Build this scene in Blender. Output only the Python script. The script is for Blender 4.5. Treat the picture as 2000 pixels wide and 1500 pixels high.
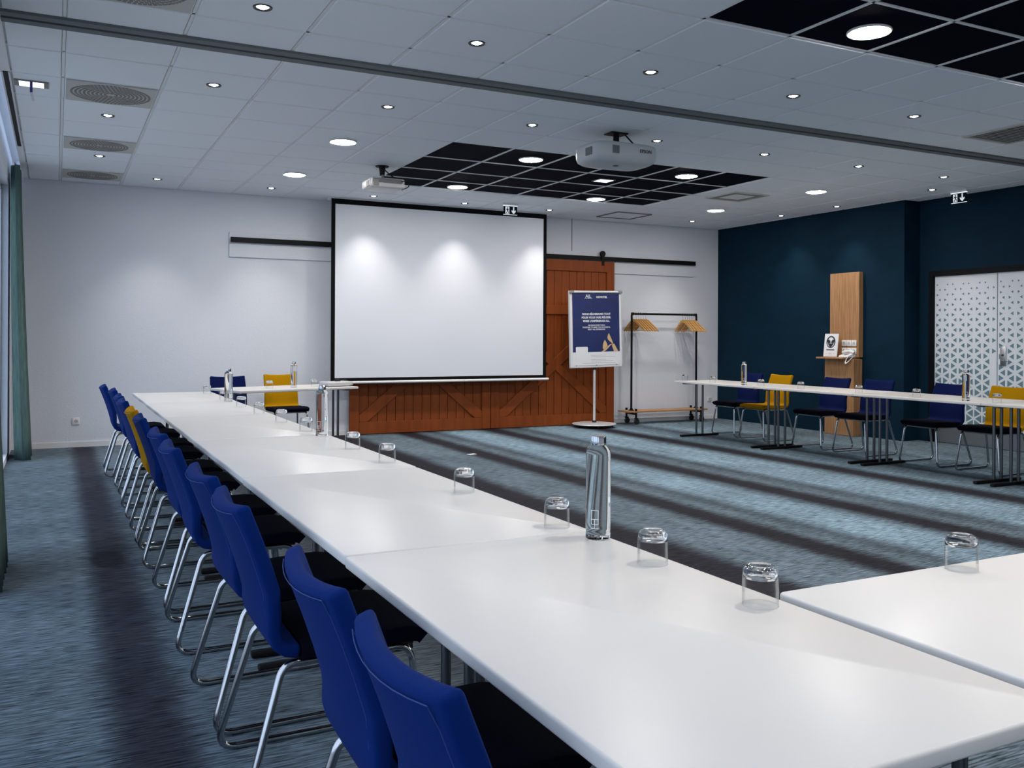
import bpy, bmesh, math, random
from mathutils import Vector, Matrix

for o in list(bpy.data.objects):
    bpy.data.objects.remove(o, do_unlink=True)
scn = bpy.context.scene
COL = scn.collection
R = math.radians
random.seed(7)

# ------------------------------------------------------------------ camera
CEIL = 3.252            # underside of the ceiling
TAB = 0.78              # top of the tables
YW = 12.28              # far wall
XR = 10.2               # blue wall
XR2 = 10.5              # recessed blue wall with the doors
XL = -0.47              # window wall
YB = -2.6               # wall behind the photographer

cd = bpy.data.cameras.new('camera')
cam = bpy.data.objects.new('camera', cd)
COL.objects.link(cam)
cd.sensor_fit = 'HORIZONTAL'
cd.sensor_width = 36.0
cd.lens = 1759.87 / 2000.0 * 36.0
cd.shift_y = -(750 - 660.9) / 2000.0
cd.clip_start = 0.02
yaw = math.atan((1000 - 108.92) / 1759.87)
cam.matrix_world = (Matrix.Translation((0, 0, 1.36)) @ Matrix.Rotation(-yaw, 4, 'Z')
                    @ Matrix.Rotation(R(90), 4, 'X') @ Matrix.Rotation(0.0049, 4, 'Z'))
scn.camera = cam

# ------------------------------------------------------------------ world, daylight, exposure
w = bpy.data.worlds.new('sky')
scn.world = w
w.use_nodes = True
bg = w.node_tree.nodes['Background']
bg.inputs['Color'].default_value = (0.62, 0.77, 1.0, 1)
bg.inputs['Strength'].default_value = 1.9

scn.view_settings.view_transform = 'Standard'
scn.view_settings.look = 'None'
scn.view_settings.gamma = 1.0
scn.view_settings.use_curve_mapping = False
scn.view_settings.exposure = 0.25
PANEL_E = 158.0          # round ceiling panels
SPOT_E = 62.0           # downlights

# ------------------------------------------------------------------ helpers
def tag(o, label=None, cat=None, group=None, kind=None):
    if label: o['label'] = label
    if cat: o['category'] = cat
    if group: o['group'] = group
    if kind: o['kind'] = kind
    return o

def empty(name, loc=(0, 0, 0), rz=0.0, label=None, cat=None, group=None, kind=None):
    o = bpy.data.objects.new(name, None)
    COL.objects.link(o)
    o.location = loc
    o.rotation_euler = (0, 0, rz)
    o.empty_display_size = 0.1
    return tag(o, label, cat, group, kind)

def link(name, me, mat=None, parent=None, loc=(0, 0, 0), rot=(0, 0, 0)):
    o = bpy.data.objects.new(name, me)
    COL.objects.link(o)
    if mat is not None and len(me.materials) == 0:
        me.materials.append(mat)
    if parent is not None: o.parent = parent
    o.location = loc
    o.rotation_euler = rot
    return o

def rounded_path(pts, rad, seg=5, closed=False):
    pts = [Vector(p) for p in pts]
    n = len(pts)
    out = []
    for i, p in enumerate(pts):
        if not closed and (i == 0 or i == n - 1):
            out.append(p); continue
        a = pts[i - 1]; b = pts[(i + 1) % n]
        r = rad[i] if isinstance(rad, (list, tuple)) else rad
        da = (a - p); db = (b - p)
        la, lb = da.length, db.length
        if r <= 0 or la < 1e-6 or lb < 1e-6:
            out.append(p); continue
        da.normalize(); db.normalize()
        ang = da.angle(db)
        if ang > math.pi - 0.02:
            out.append(p); continue
        t = min(r / math.tan(ang / 2), la * 0.49, lb * 0.49)
        s = p + da * t; e = p + db * t
        for k in range(seg + 1):
            f = k / seg
            out.append(s * (1 - f) ** 2 + p * 2 * f * (1 - f) + e * f ** 2)
    return out

class MB:
    """collects verts and faces of ONE mesh"""
    def __init__(self):
        self.v = []; self.f = []
    def add(self, vs, fs):
        k = len(self.v)
        self.v += [tuple(p) for p in vs]
        self.f += [tuple(i + k for i in f) for f in fs]
        return self
    def box(self, x0, x1, y0, y1, z0, z1, m=None):
        vs = [(x0, y0, z0), (x1, y0, z0), (x1, y1, z0), (x0, y1, z0), (x0, y0, z1), (x1, y0, z1), (x1, y1, z1), (x0, y1, z1)]
        if m is not None: vs = [m @ Vector(p) for p in vs]
        return self.add(vs, [(0, 3, 2, 1), (4, 5, 6, 7), (0, 1, 5, 4), (1, 2, 6, 5), (2, 3, 7, 6), (3, 0, 4, 7)])
    def tube(self, path, r, seg=10, closed=False):
        path = [Vector(p) for p in path]
        n = len(path)
        vs = []; fs = []
        up = None
        for i, p in enumerate(path):
            if closed: t = path[(i + 1) % n] - path[i - 1]
            else: t = path[min(i + 1, n - 1)] - path[max(i - 1, 0)]
            t.normalize()
            if up is None:
                a = Vector((0, 0, 1)) if abs(t.z) < 0.9 else Vector((1, 0, 0))
                up = (a - t * a.dot(t)).normalized()
            else:
                up = (up - t * up.dot(t))
                up.normalize()
            s = t.cross(up)
            rr = r[i] if isinstance(r, (list, tuple)) else r
            for k in range(seg):
                g = 2 * math.pi * k / seg
                vs.append(p + up * (math.cos(g) * rr) + s * (math.sin(g) * rr))
        m = n if closed else n - 1
        for i in range(m):
            j = (i + 1) % n
            for k in range(seg):
                q = (k + 1) % seg
                fs.append((i * seg + k, i * seg + q, j * seg + q, j * seg + k))
        if not closed:
            fs.append(tuple(range(seg - 1, -1, -1)))
            fs.append(tuple((n - 1) * seg + k for k in range(seg)))
        return self.add(vs, fs)
    def lathe(self, prof, seg=32, c=(0, 0, 0), closed=False):
        vs = []; fs = []
        idx = []
        for (r, z) in prof:
            if r < 1e-6:
                idx.append([len(vs)] * seg); vs.append((c[0], c[1], c[2] + z))
            else:
                idx.append(list(range(len(vs), len(vs) + seg)))
                for k in range(seg):
                    g = 2 * math.pi * k / seg
                    vs.append((c[0] + r * math.cos(g), c[1] + r * math.sin(g), c[2] + z))
        n = len(prof)
        for i in range(n if closed else n - 1):
            a = idx[i]; b = idx[(i + 1) % n]
            for k in range(seg):
                q = (k + 1) % seg
                f = []
                for u in (a[k], a[q], b[q], b[k]):
                    if u not in f: f.append(u)
                if len(f) > 2: fs.append(tuple(f))
        return self.add(vs, fs)
    def prism(self, poly, h0, h1, fn=None):
        """poly: 2-D outline, extruded between h0 and h1; fn maps (a, b, h) to a point"""
        fn = fn or (lambda a, b, h: (a, b, h))
        n = len(poly)
        vs = [fn(a, b, h0) for a, b in poly] + [fn(a, b, h1) for a, b in poly]
        fs = [tuple(range(n - 1, -1, -1)), tuple(range(n, 2 * n))]
        fs += [(i, (i + 1) % n, n + (i + 1) % n, n + i) for i in range(n)]
        return self.add(vs, fs)
    def mesh(self, name, bevel=0.0, seg=2, smooth=True, angle=40, recalc=True):
        me = bpy.data.meshes.new(name)
        me.from_pydata(self.v, [], self.f)
        if bevel > 0 or recalc:
            bm = bmesh.new(); bm.from_mesh(me)
            if recalc: bmesh.ops.recalc_face_normals(bm, faces=bm.faces)
            if bevel > 0:
                es = [e for e in bm.edges if len(e.link_faces) == 2 and e.calc_face_angle(0) > R(25)]
                bmesh.ops.bevel(bm, geom=es, offset=bevel, segments=seg, profile=0.5, affect='EDGES', clamp_overlap=True)
            bm.to_mesh(me); bm.free()
        if smooth:
            me.polygons.foreach_set('use_smooth', [True] * len(me.polygons))
            me.set_sharp_from_angle(angle=R(angle))
        me.update()
        return me
    def build(self, name, mat, parent=None, loc=(0, 0, 0), rot=(0, 0, 0), **k):
        return link(name, self.mesh(name, **k), mat, parent, loc, rot)

def text_mesh(s, size, extr=0.0006, align='CENTER', bold=0.0):
    cu = bpy.data.curves.new('lettering', 'FONT')
    cu.body = s; cu.size = size; cu.extrude = extr; cu.offset = bold
    cu.align_x = align; cu.align_y = 'CENTER'; cu.resolution_u = 2
    ob = bpy.data.objects.new('lettering_tmp', cu)
    COL.objects.link(ob)
    dg = bpy.context.evaluated_depsgraph_get()
    me = bpy.data.meshes.new_from_object(ob.evaluated_get(dg))
    bpy.data.objects.remove(ob, do_unlink=True)
    bpy.data.curves.remove(cu)
    me.name = 'lettering'
    return me

def copy_tree(o, parent=None):
    c = o.copy(); COL.objects.link(c); c.parent = parent
    for ch in list(o.children): copy_tree(ch, c)
    return c

ORD = ['first', 'second', 'third', 'fourth', 'fifth', 'sixth', 'seventh', 'eighth', 'ninth', 'tenth', 'eleventh', 'twelfth']

# ------------------------------------------------------------------ materials
def new_mat(name):
    m = bpy.data.materials.new(name); m.use_nodes = True
    nt = m.node_tree
    return m, nt, nt.nodes['Principled BSDF']

def plain(name, col, rough=0.5, metal=0.0, spec=0.5, noise=0.0, nscale=40.0, bump=0.0, bscale=200.0, emit=None, es=0.0, sheen=0.0, stretch=(1, 1, 1)):
    m, nt, b = new_mat(name)
    b.inputs['Base Color'].default_value = (*col, 1)
    b.inputs['Roughness'].default_value = rough
    b.inputs['Metallic'].default_value = metal
    b.inputs['Specular IOR Level'].default_value = spec
    if sheen:
        b.inputs['Sheen Weight'].default_value = sheen
        b.inputs['Sheen Roughness'].default_value = 0.4
        b.inputs['Sheen Tint'].default_value = (*[min(1, c * 2 + 0.2) for c in col], 1)
    tc = nt.nodes.new('ShaderNodeTexCoord')
    mp = nt.nodes.new('ShaderNodeMapping'); mp.inputs['Scale'].default_value = stretch
    nt.links.new(tc.outputs['Object'], mp.inputs['Vector'])
    if noise > 0:
        n = nt.nodes.new('ShaderNodeTexNoise'); n.inputs['Scale'].default_value = nscale; n.inputs['Detail'].default_value = 4
        nt.links.new(mp.outputs['Vector'], n.inputs['Vector'])
        r = nt.nodes.new('ShaderNodeMapRange')
        r.inputs['From Min'].default_value = 0.3; r.inputs['From Max'].default_value = 0.7
        r.inputs['To Min'].default_value = 1 - noise; r.inputs['To Max'].default_value = 1 + noise
        nt.links.new(n.outputs['Fac'], r.inputs['Value'])
        mx = nt.nodes.new('ShaderNodeVectorMath'); mx.operation = 'SCALE'
        mx.inputs[0].default_value = col
        nt.links.new(r.outputs['Result'], mx.inputs['Scale'])
        nt.links.new(mx.outputs['Vector'], b.inputs['Base Color'])
    if bump > 0:
        n2 = nt.nodes.new('ShaderNodeTexNoise'); n2.inputs['Scale'].default_value = bscale; n2.inputs['Detail'].default_value = 3
        nt.links.new(mp.outputs['Vector'], n2.inputs['Vector'])
        bp = nt.nodes.new('ShaderNodeBump'); bp.inputs['Strength'].default_value = bump; bp.inputs['Distance'].default_value = 0.004
        nt.links.new(n2.outputs['Fac'], bp.inputs['Height'])
        nt.links.new(bp.outputs['Normal'], b.inputs['Normal'])
    if emit:
        b.inputs['Emission Color'].default_value = (*emit, 1)
        b.inputs['Emission Strength'].default_value = es
    return m

def wood(name, c1, c2, axis='Z', rough=0.45, scale=9.0):
    m, nt, b = new_mat(name)
    tc = nt.nodes.new('ShaderNodeTexCoord'); mp = nt.nodes.new('ShaderNodeMapping')
    s = {'X': (0.06, 1, 1), 'Y': (1, 0.06, 1), 'Z': (1, 1, 0.06)}[axis]
    mp.inputs['Scale'].default_value = s
    n = nt.nodes.new('ShaderNodeTexNoise'); n.inputs['Scale'].default_value = scale * 3; n.inputs['Detail'].default_value = 6
    n.inputs['Distortion'].default_value = 0.4
    rp = nt.nodes.new('ShaderNodeValToRGB')
    rp.color_ramp.elements[0].position = 0.32; rp.color_ramp.elements[0].color = (*c1, 1)
    rp.color_ramp.elements[1].position = 0.68; rp.color_ramp.elements[1].color = (*c2, 1)
    nt.links.new(tc.outputs['Object'], mp.inputs['Vector'])
    nt.links.new(mp.outputs['Vector'], n.inputs['Vector'])
    nt.links.new(n.outputs['Fac'], rp.inputs['Fac'])
    nt.links.new(rp.outputs['Color'], b.inputs['Base Color'])
    b.inputs['Roughness'].default_value = rough
    b.inputs['Specular IOR Level'].default_value = 0.22
    return m

def glass(name, col=(1, 1, 1), ior=1.45, rough=0.0):
    m, nt, b = new_mat(name)
    b.inputs['Base Color'].default_value = (*col, 1)
    b.inputs['Transmission Weight'].default_value = 1.0
    b.inputs['IOR'].default_value = ior
    b.inputs['Roughness'].default_value = rough
    return m

def pane(name):
    m, nt, b = new_mat(name)
    out = nt.nodes['Material Output']
    t = nt.nodes.new('ShaderNodeBsdfTransparent'); g = nt.nodes.new('ShaderNodeBsdfGlossy')
    g.inputs['Roughness'].default_value = 0.02
    mx = nt.nodes.new('ShaderNodeMixShader'); mx.inputs[0].default_value = 0.06
    nt.links.new(t.outputs[0], mx.inputs[1]); nt.links.new(g.outputs[0], mx.inputs[2])
    nt.links.new(mx.outputs[0], out.inputs['Surface'])
    nt.nodes.remove(b)
    return m

def thin_glass(name):
    m, nt, b = new_mat(name)
    out = nt.nodes['Material Output']
    t = nt.nodes.new('ShaderNodeBsdfTransparent'); t.inputs['Color'].default_value = (0.992, 0.995, 0.995, 1)
    g = nt.nodes.new('ShaderNodeBsdfGlossy'); g.inputs['Roughness'].default_value = 0.02
    fr = nt.nodes.new('ShaderNodeFresnel'); fr.inputs['IOR'].default_value = 1.14
    mx = nt.nodes.new('ShaderNodeMixShader')
    mn = nt.nodes.new('ShaderNodeMath'); mn.operation = 'MINIMUM'; mn.inputs[1].default_value = 0.30
    nt.links.new(fr.outputs[0], mn.inputs[0]); nt.links.new(mn.outputs[0], mx.inputs[0])
    nt.links.new(t.outputs[0], mx.inputs[1]); nt.links.new(g.outputs[0], mx.inputs[2])
    nt.links.new(mx.outputs[0], out.inputs['Surface'])
    nt.nodes.remove(b)
    return m

def emis(name, col, s):
    m, nt, b = new_mat(name)
    out = nt.nodes['Material Output']
    e = nt.nodes.new('ShaderNodeEmission'); e.inputs['Color'].default_value = (*col, 1); e.inputs['Strength'].default_value = s
    nt.links.new(e.outputs[0], out.inputs['Surface'])
    nt.nodes.remove(b)
    return m

def carpet():
    m, nt, b = new_mat('striped_carpet')
    N = nt.nodes.new; L = nt.links.new
    tc = N('ShaderNodeTexCoord'); sp = N('ShaderNodeSeparateXYZ')
    L(tc.outputs['Object'], sp.inputs[0])
    # ragged stripe edges: x shifted by streaky noise
    mp = N('ShaderNodeMapping'); mp.inputs['Scale'].default_value = (4.0, 90.0, 1)
    L(tc.outputs['Object'], mp.inputs['Vector'])
    n1 = N('ShaderNodeTexNoise'); n1.inputs['Scale'].default_value = 1.0; n1.inputs['Detail'].default_value = 5
    L(mp.outputs['Vector'], n1.inputs['Vector'])
    sh = N('ShaderNodeMath'); sh.operation = 'MULTIPLY_ADD'; sh.inputs[1].default_value = 0.22; sh.inputs[2].default_value = -0.11
    L(n1.outputs['Fac'], sh.inputs[0])
    ad = N('ShaderNodeMath'); ad.operation = 'ADD'
    L(sp.outputs['X'], ad.inputs[0]); L(sh.outputs[0], ad.inputs[1])
    mr = N('ShaderNodeMapRange'); mr.inputs['From Min'].default_value = -0.6; mr.inputs['From Max'].default_value = 10.6
    L(ad.outputs[0], mr.inputs['Value'])
    rp = N('ShaderNodeValToRGB')
    D = (0.015, 0.014, 0.020); D2 = (0.028, 0.029, 0.040); MD = (0.050, 0.066, 0.084); M = (0.095, 0.128, 0.155); LT = (0.160, 0.232, 0.285)
    st = [(-0.6, M), (0.14, M), (0.21, D2), (0.39, D2), (0.47, M), (1.1, M), (1.7, D), (1.9, D), (2.05, M), (2.9, M), (3.40, D),
          (3.62, D), (3.78, M), (4.25, M), (4.38, D), (4.56, D), (4.70, M), (4.90, MD), (5.08, LT), (5.45, LT), (5.70, D),
          (5.88, D), (6.02, M), (6.26, MD), (6.44, LT), (7.0, LT), (7.25, D), (7.43, D), (7.62, LT), (8.15, MD), (8.45, LT), (9.6, M)]
    el = rp.color_ramp.elements
    while len(el) < len(st): el.new(0.5)
    for e, (x, c) in zip(el, st):
        pass
    for i, (x, c) in enumerate(st):
        el[i].position = (x + 0.6) / 11.2
    for i, (x, c) in enumerate(st):
        el[i].color = (*c, 1)
    L(mr.outputs['Result'], rp.inputs['Fac'])
    # yarn streaks running across
    mp2 = N('ShaderNodeMapping'); mp2.inputs['Scale'].default_value = (10.0, 110.0, 1)
    L(tc.outputs['Object'], mp2.inputs['Vector'])
    n2 = N('ShaderNodeTexNoise'); n2.inputs['Scale'].default_value = 1.0; n2.inputs['Detail'].default_value = 6
    L(mp2.outputs['Vector'], n2.inputs['Vector'])
    r2 = N('ShaderNodeMapRange'); r2.inputs['From Min'].default_value = 0.3; r2.inputs['From Max'].default_value = 0.7
    r2.inputs['To Min'].default_value = 0.10; r2.inputs['To Max'].default_value = 2.0
    L(n2.outputs['Fac'], r2.inputs['Value'])
    # large soft colour drift
    n3 = N('ShaderNodeTexNoise'); n3.inputs['Scale'].default_value = 1.4; n3.inputs['Detail'].default_value = 3
    L(tc.outputs['Object'], n3.inputs['Vector'])
    r3 = N('ShaderNodeMapRange'); r3.inputs['From Min'].default_value = 0.3; r3.inputs['From Max'].default_value = 0.7
    r3.inputs['To Min'].default_value = 0.8; r3.inputs['To Max'].default_value = 1.2
    L(n3.outputs['Fac'], r3.inputs['Value'])
    # round dark patch near the window
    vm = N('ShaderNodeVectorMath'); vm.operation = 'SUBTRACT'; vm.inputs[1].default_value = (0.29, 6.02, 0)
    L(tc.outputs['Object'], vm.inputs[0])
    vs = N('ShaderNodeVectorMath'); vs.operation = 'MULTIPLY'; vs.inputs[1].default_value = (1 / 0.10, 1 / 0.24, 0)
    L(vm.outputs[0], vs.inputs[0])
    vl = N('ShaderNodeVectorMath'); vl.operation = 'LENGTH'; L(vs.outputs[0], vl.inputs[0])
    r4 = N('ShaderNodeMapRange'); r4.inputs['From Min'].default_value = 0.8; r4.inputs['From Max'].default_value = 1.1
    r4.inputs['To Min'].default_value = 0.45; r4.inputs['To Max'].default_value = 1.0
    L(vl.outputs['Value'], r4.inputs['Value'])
    m1 = N('ShaderNodeMath'); m1.operation = 'MULTIPLY'; L(r2.outputs[0], m1.inputs[0]); L(r3.outputs[0], m1.inputs[1])
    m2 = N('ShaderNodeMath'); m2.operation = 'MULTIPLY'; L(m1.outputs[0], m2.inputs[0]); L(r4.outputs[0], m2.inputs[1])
    sc = N('ShaderNodeVectorMath'); sc.operation = 'SCALE'
    L(rp.outputs['Color'], sc.inputs[0]); L(m2.outputs[0], sc.inputs['Scale'])
    L(sc.outputs['Vector'], b.inputs['Base Color'])
    b.inputs['Roughness'].default_value = 0.95
    b.inputs['Specular IOR Level'].default_value = 0.15
    bp = N('ShaderNodeBump'); bp.inputs['Strength'].default_value = 0.5; bp.inputs['Distance'].default_value = 0.004
    L(n2.outputs['Fac'], bp.inputs['Height']); L(bp.outputs['Normal'], b.inputs['Normal'])
    return m

M = dict(
    wall=plain('white_wall_paint', (0.66, 0.685, 0.745), 0.85, bump=0.5, bscale=55, spec=0.2, stretch=(1, 1, 2.2)),
    blue=plain('dark_blue_wall_paint', (0.0010, 0.0165, 0.0340), 0.75, bump=0.5, bscale=55, spec=0.12, noise=0.12, nscale=3, stretch=(1, 1, 2.2)),
    tile=plain('ceiling_tile_white', (0.83, 0.86, 0.91), 0.9, noise=0.03, nscale=120, spec=0.15),
    navy=plain('ceiling_tile_navy', (0.0010, 0.0013, 0.0090), 0.8, spec=0.03),
    grid=plain('ceiling_grid_white', (0.78, 0.79, 0.80), 0.6),
    grey=plain('grey_metal', (0.16, 0.17, 0.18), 0.6, spec=0.2),
    black=plain('black_metal', (0.003, 0.003, 0.004), 0.55, spec=0.2),
    plastic=plain('black_plastic', (0.010, 0.010, 0.011), 0.5),
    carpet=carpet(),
    table=plain('white_laminate', (0.635, 0.615, 0.595), 0.32, noise=0.015, nscale=3, spec=0.14),
    chrome=plain('chrome', (0.46, 0.47, 0.49), 0.14, metal=1.0),
    steel=plain('brushed_steel', (0.42, 0.43, 0.44), 0.32, metal=1.0),
    legm=plain('dark_steel_tube', (0.16, 0.165, 0.175), 0.28, metal=1.0),
    fblue=plain('blue_fabric', (0.0005, 0.0160, 0.120), 0.9, noise=0.10, nscale=420, bump=0.25, bscale=700, spec=0.10, sheen=0.035),
    fnavy=plain('navy_fabric', (0.0015, 0.0065, 0.055), 0.9, noise=0.10, nscale=420, bump=0.25, bscale=700, spec=0.10, sheen=0.03),
    fyel=plain('yellow_fabric', (0.37, 0.185, 0.002), 0.9, noise=0.08, nscale=420, bump=0.25, bscale=700, spec=0.05),
    fseat=plain('black_seat_fabric', (0.0030, 0.0035, 0.0100), 0.9, noise=0.10, nscale=420, bump=0.25, bscale=700, spec=0.06),
    seam=plain('blue_thread', (0.012, 0.045, 0.20), 0.8),
    seamy=plain('yellow_thread', (0.55, 0.36, 0.05), 0.8),
    glass=glass('clear_glass', (0.98, 0.99, 0.99), 1.47),
    thin=thin_glass('thin_clear_glass'),
    water=glass('glass_filled_with_water', (0.97, 0.99, 0.99), 1.36),
    etch=plain('etched_white', (0.75, 0.78, 0.8), 0.6),
    screen=plain('screen_fabric', (0.67, 0.695, 0.75), 0.9, spec=0.1),
    sblack=plain('screen_black_border', (0.004, 0.004, 0.005), 0.8, spec=0.1),
    barn=wood('orange_brown_stained_wood', (0.195, 0.042, 0.008), (0.250, 0.058, 0.011), 'Z', 0.5, 5.0),
    oak=wood('light_oak_veneer', (0.30, 0.150, 0.066), (0.44, 0.245, 0.120), 'Z', 0.45, 14.0),
    oakx=wood('rack_plank_wood', (0.33, 0.165, 0.070), (0.46, 0.25, 0.115), 'X', 0.45, 9.0),
    hang=wood('hanger_wood', (0.44, 0.22, 0.07), (0.62, 0.36, 0.14), 'Y', 0.35, 9.0),
    white=plain('white_plastic', (0.72, 0.72, 0.73), 0.4),
    whitep=plain('white_paper', (0.74, 0.75, 0.77), 0.75),
    frame=plain('white_aluminium', (0.62, 0.63, 0.65), 0.35, metal=0.2),
    poster=plain('navy_poster_paper', (0.008, 0.018, 0.105), 0.55, noise=0.15, nscale=4),
    gold=plain('gold_print', (0.62, 0.43, 0.22), 0.5),
    ink=plain('dark_ink', (0.010, 0.013, 0.030), 0.6),
    faint=plain('pale_grey_ink', (0.45, 0.46, 0.50), 0.7),
    tri=plain('grey_teal_print', (0.115, 0.205, 0.245), 0.6),
    door=plain('white_door_paint', (0.66, 0.69, 0.74), 0.5),
    darkf=plain('black_door_frame', (0.003, 0.0035, 0.005), 0.6, spec=0.12),
    proj=plain('projector_shell', (0.50, 0.53, 0.56), 0.45),
    projs=plain('silver_projector_shell', (0.55, 0.55, 0.56), 0.4, metal=0.2),
    vent=plain('grey_vent_grille', (0.24, 0.235, 0.22), 0.6),
    ventb=plain('beige_grey_plate', (0.52, 0.51, 0.48), 0.6),
    curt=plain('green_curtain_fabric', (0.088, 0.140, 0.128), 0.9, noise=0.2, nscale=60, spec=0.1, stretch=(1, 1, 0.1)),
    pane=pane('window_pane'),
    alu=plain('window_frame_white', (0.60, 0.61, 0.63), 0.5),
    ground=plain('outside_ground', (0.35, 0.35, 0.34), 0.9, noise=0.1, nscale=2),
    lamp=emis('lit_panel', (1.0, 0.955, 0.905), PANEL_E),
    bulb=emis('lit_bulb', (1.0, 0.96, 0.90), 30.0),
    sign=plain('exit_sign_navy', (0.002, 0.004, 0.014), 0.6, spec=0.1),
    signw=emis('exit_sign_lit_white', (0.85, 0.95, 1.0), 0.6),
    signe=emis('exit_sign_lit_edge', (0.80, 0.90, 1.0), 0.9),
    emer=emis('emergency_panel', (0.86, 0.90, 1.0), 1.5),
    ribb=plain('blue_ribbon', (0.035, 0.035, 0.20), 0.7),
)

# ------------------------------------------------------------------ the room
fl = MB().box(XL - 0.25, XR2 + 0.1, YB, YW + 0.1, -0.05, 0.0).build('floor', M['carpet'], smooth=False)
tag(fl, 'dark blue-grey carpet with blurred stripes', None, None, 'structure')
tag(MB().box(XL - 0.1, XR2 + 0.3, YW, YW + 0.1, 0, CEIL + 0.25).build('wall_far', M['wall'], smooth=False), 'white textured far wall', kind='structure')
tag(MB().box(XL - 0.1, XR2 + 0.3, YB - 0.1, YB, 0, CEIL + 0.25).build('wall_back', M['wall'], smooth=False), 'white wall', kind='structure')
YS = 8.45                                                                # the step in the blue wall
wr = MB()
wr.box(XR, XR2 + 0.2, YS, YW, 0, CEIL + 0.25)
DY1, DYM, DY0, DZ = 8.235, 7.330, 6.425, 2.22                             # double door opening
wr.box(XR2, XR2 + 0.2, DY1 + 0.06, YS, 0, CEIL + 0.25)
wr.box(XR2, XR2 + 0.2, YB, DY0 - 0.06, 0, CEIL + 0.25)
wr.box(XR2, XR2 + 0.2, DY0 - 0.06, DY1 + 0.06, DZ + 0.07, CEIL + 0.25)
wr.box(XR2 + 0.19, XR2 + 0.2, DY0 - 0.06, DY1 + 0.06, 0, DZ + 0.07)
tag(wr.build('wall_right', M['blue'], smooth=False), 'dark blue textured wall', kind='structure')
tag(MB().box(0.0 + XL, 3.62, YW - 0.014, YW, 0, 0.065).build('baseboard_far', M['white'], smooth=False), 'white skirting', kind='structure')
tag(MB().box(8.04, XR, YW - 0.014, YW, 0, 0.065).build('trim_1', M['white'], smooth=False), 'white skirting', kind='structure')
tag(MB().box(XR - 0.012, XR, YS, YW - 0.014, 0, 0.07).build('baseboard_right', M['blue'], smooth=False), 'dark blue skirting', kind='structure')
tag(MB().box(7.262, 7.274, YW - 0.004, YW, 2.745, CEIL).build('trim_2', M['grey'], smooth=False), 'thin vertical joint strip on white wall', kind='structure')

# window wall: plinth, lintel, piers and glazed bays
wl = MB()
wl.box(XL - 0.2, XL, YB, YW, 0, 0.07)
wl.box(XL - 0.2, XL, YB, YW, 3.02, CEIL + 0.25)
BAYS = [(-2.3, 0.35), (0.6, 3.2), (3.45, 6.05), (6.3, 8.75), (8.95, 11.35)]
edges = [YB] + [v for b in BAYS for v in b] + [YW]
for i in range(0, len(edges), 2):
    wl.box(XL - 0.2, XL, edges[i], edges[i + 1], 0.07, 3.02)
tag(wl.build('wall_left', M['wall'], smooth=False), 'window wall', kind='structure')
for i, (a, b) in enumerate(BAYS):
    e = empty('window_%d' % (i + 1), ((XL - 0.1), (a + b) / 2, 0.07), 0, 'tall floor-length window', None, None, 'structure')
    h = (b - a) / 2
    f = MB()
    f.box(-0.03, 0.03, -h, -h + 0.05, 0, 2.95).box(-0.03, 0.03, h - 0.05, h, 0, 2.95)
    f.box(-0.03, 0.03, -0.03, 0.03, 0, 2.95)
    f.box(-0.03, 0.03, -h, h, 0, 0.05).box(-0.03, 0.03, -h, h, 2.90, 2.95)
    f.build('window_frame', M['alu'], e, smooth=False)
    for s in (-1, 1):
        p = MB()
        lo, hi = sorted((s * 0.03, s * (h - 0.05)))
        p.box(-0.004, 0.004, lo, hi, 0.05, 2.90).build('window_pane', M['pane'], e, smooth=False)
tag(MB().box(-40, XL - 0.25, -30, 45, -0.25, -0.15).build('ground', M['ground'], smooth=False), 'pale ground plane added outside the windows', kind='structure')  # unseen ground, added so daylight comes only from above the horizon

# ------------------------------------------------------------------ ceiling
CX0, CS = 0.039, 0.675
xs = [-0.30] + [CX0 + CS * i for i in range(0, 16)] + [XR2]
ys = [YB, -1.83, -1.155, -0.48, 0.195, 0.87, 1.545, 2.22, 2.895, 3.60, 4.245, 4.92, 5.57, 5.985, 6.195, 6.715, 7.375, 8.03, 8.82, 9.50, 10.10, 10.62, 11.30, YW]
BAR = 0.020
cg = MB()
cg.box(-0.36, XR2 + 0.2, YB, YW, CEIL + 0.022, CEIL + 0.12)           # slab above the tiles
cg.box(-0.36, -0.30, YB, YW, CEIL - 0.0, CEIL + 0.022)                # plaster edge beside the curtain pocket
for x in xs[1:-1]:
    cg.box(x - BAR / 2, x + BAR / 2, YB, 5.985, CEIL + 0.005, CEIL + 0.022)
    cg.box(x - BAR / 2, x + BAR / 2, 6.195, YW, CEIL + 0.005, CEIL + 0.022)
for y in ys[1:-1]:
    cg.box(-0.30, XR2, y - BAR / 2, y + BAR / 2, CEIL + 0.005, CEIL + 0.022)
ceiling = tag(cg.build('ceiling', M['grid'], smooth=False), 'suspended white tile ceiling with two navy fields', None, None, 'structure')
tag(MB().box(XL, -0.36, YB, YW, CEIL + 0.20, CEIL + 0.25).build('trim_3', M['wall'], smooth=False), 'white curtain pocket above the windows', kind='structure')
tmesh = {}
far = {}
g = 0.0025
vent_cells = set()
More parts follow.
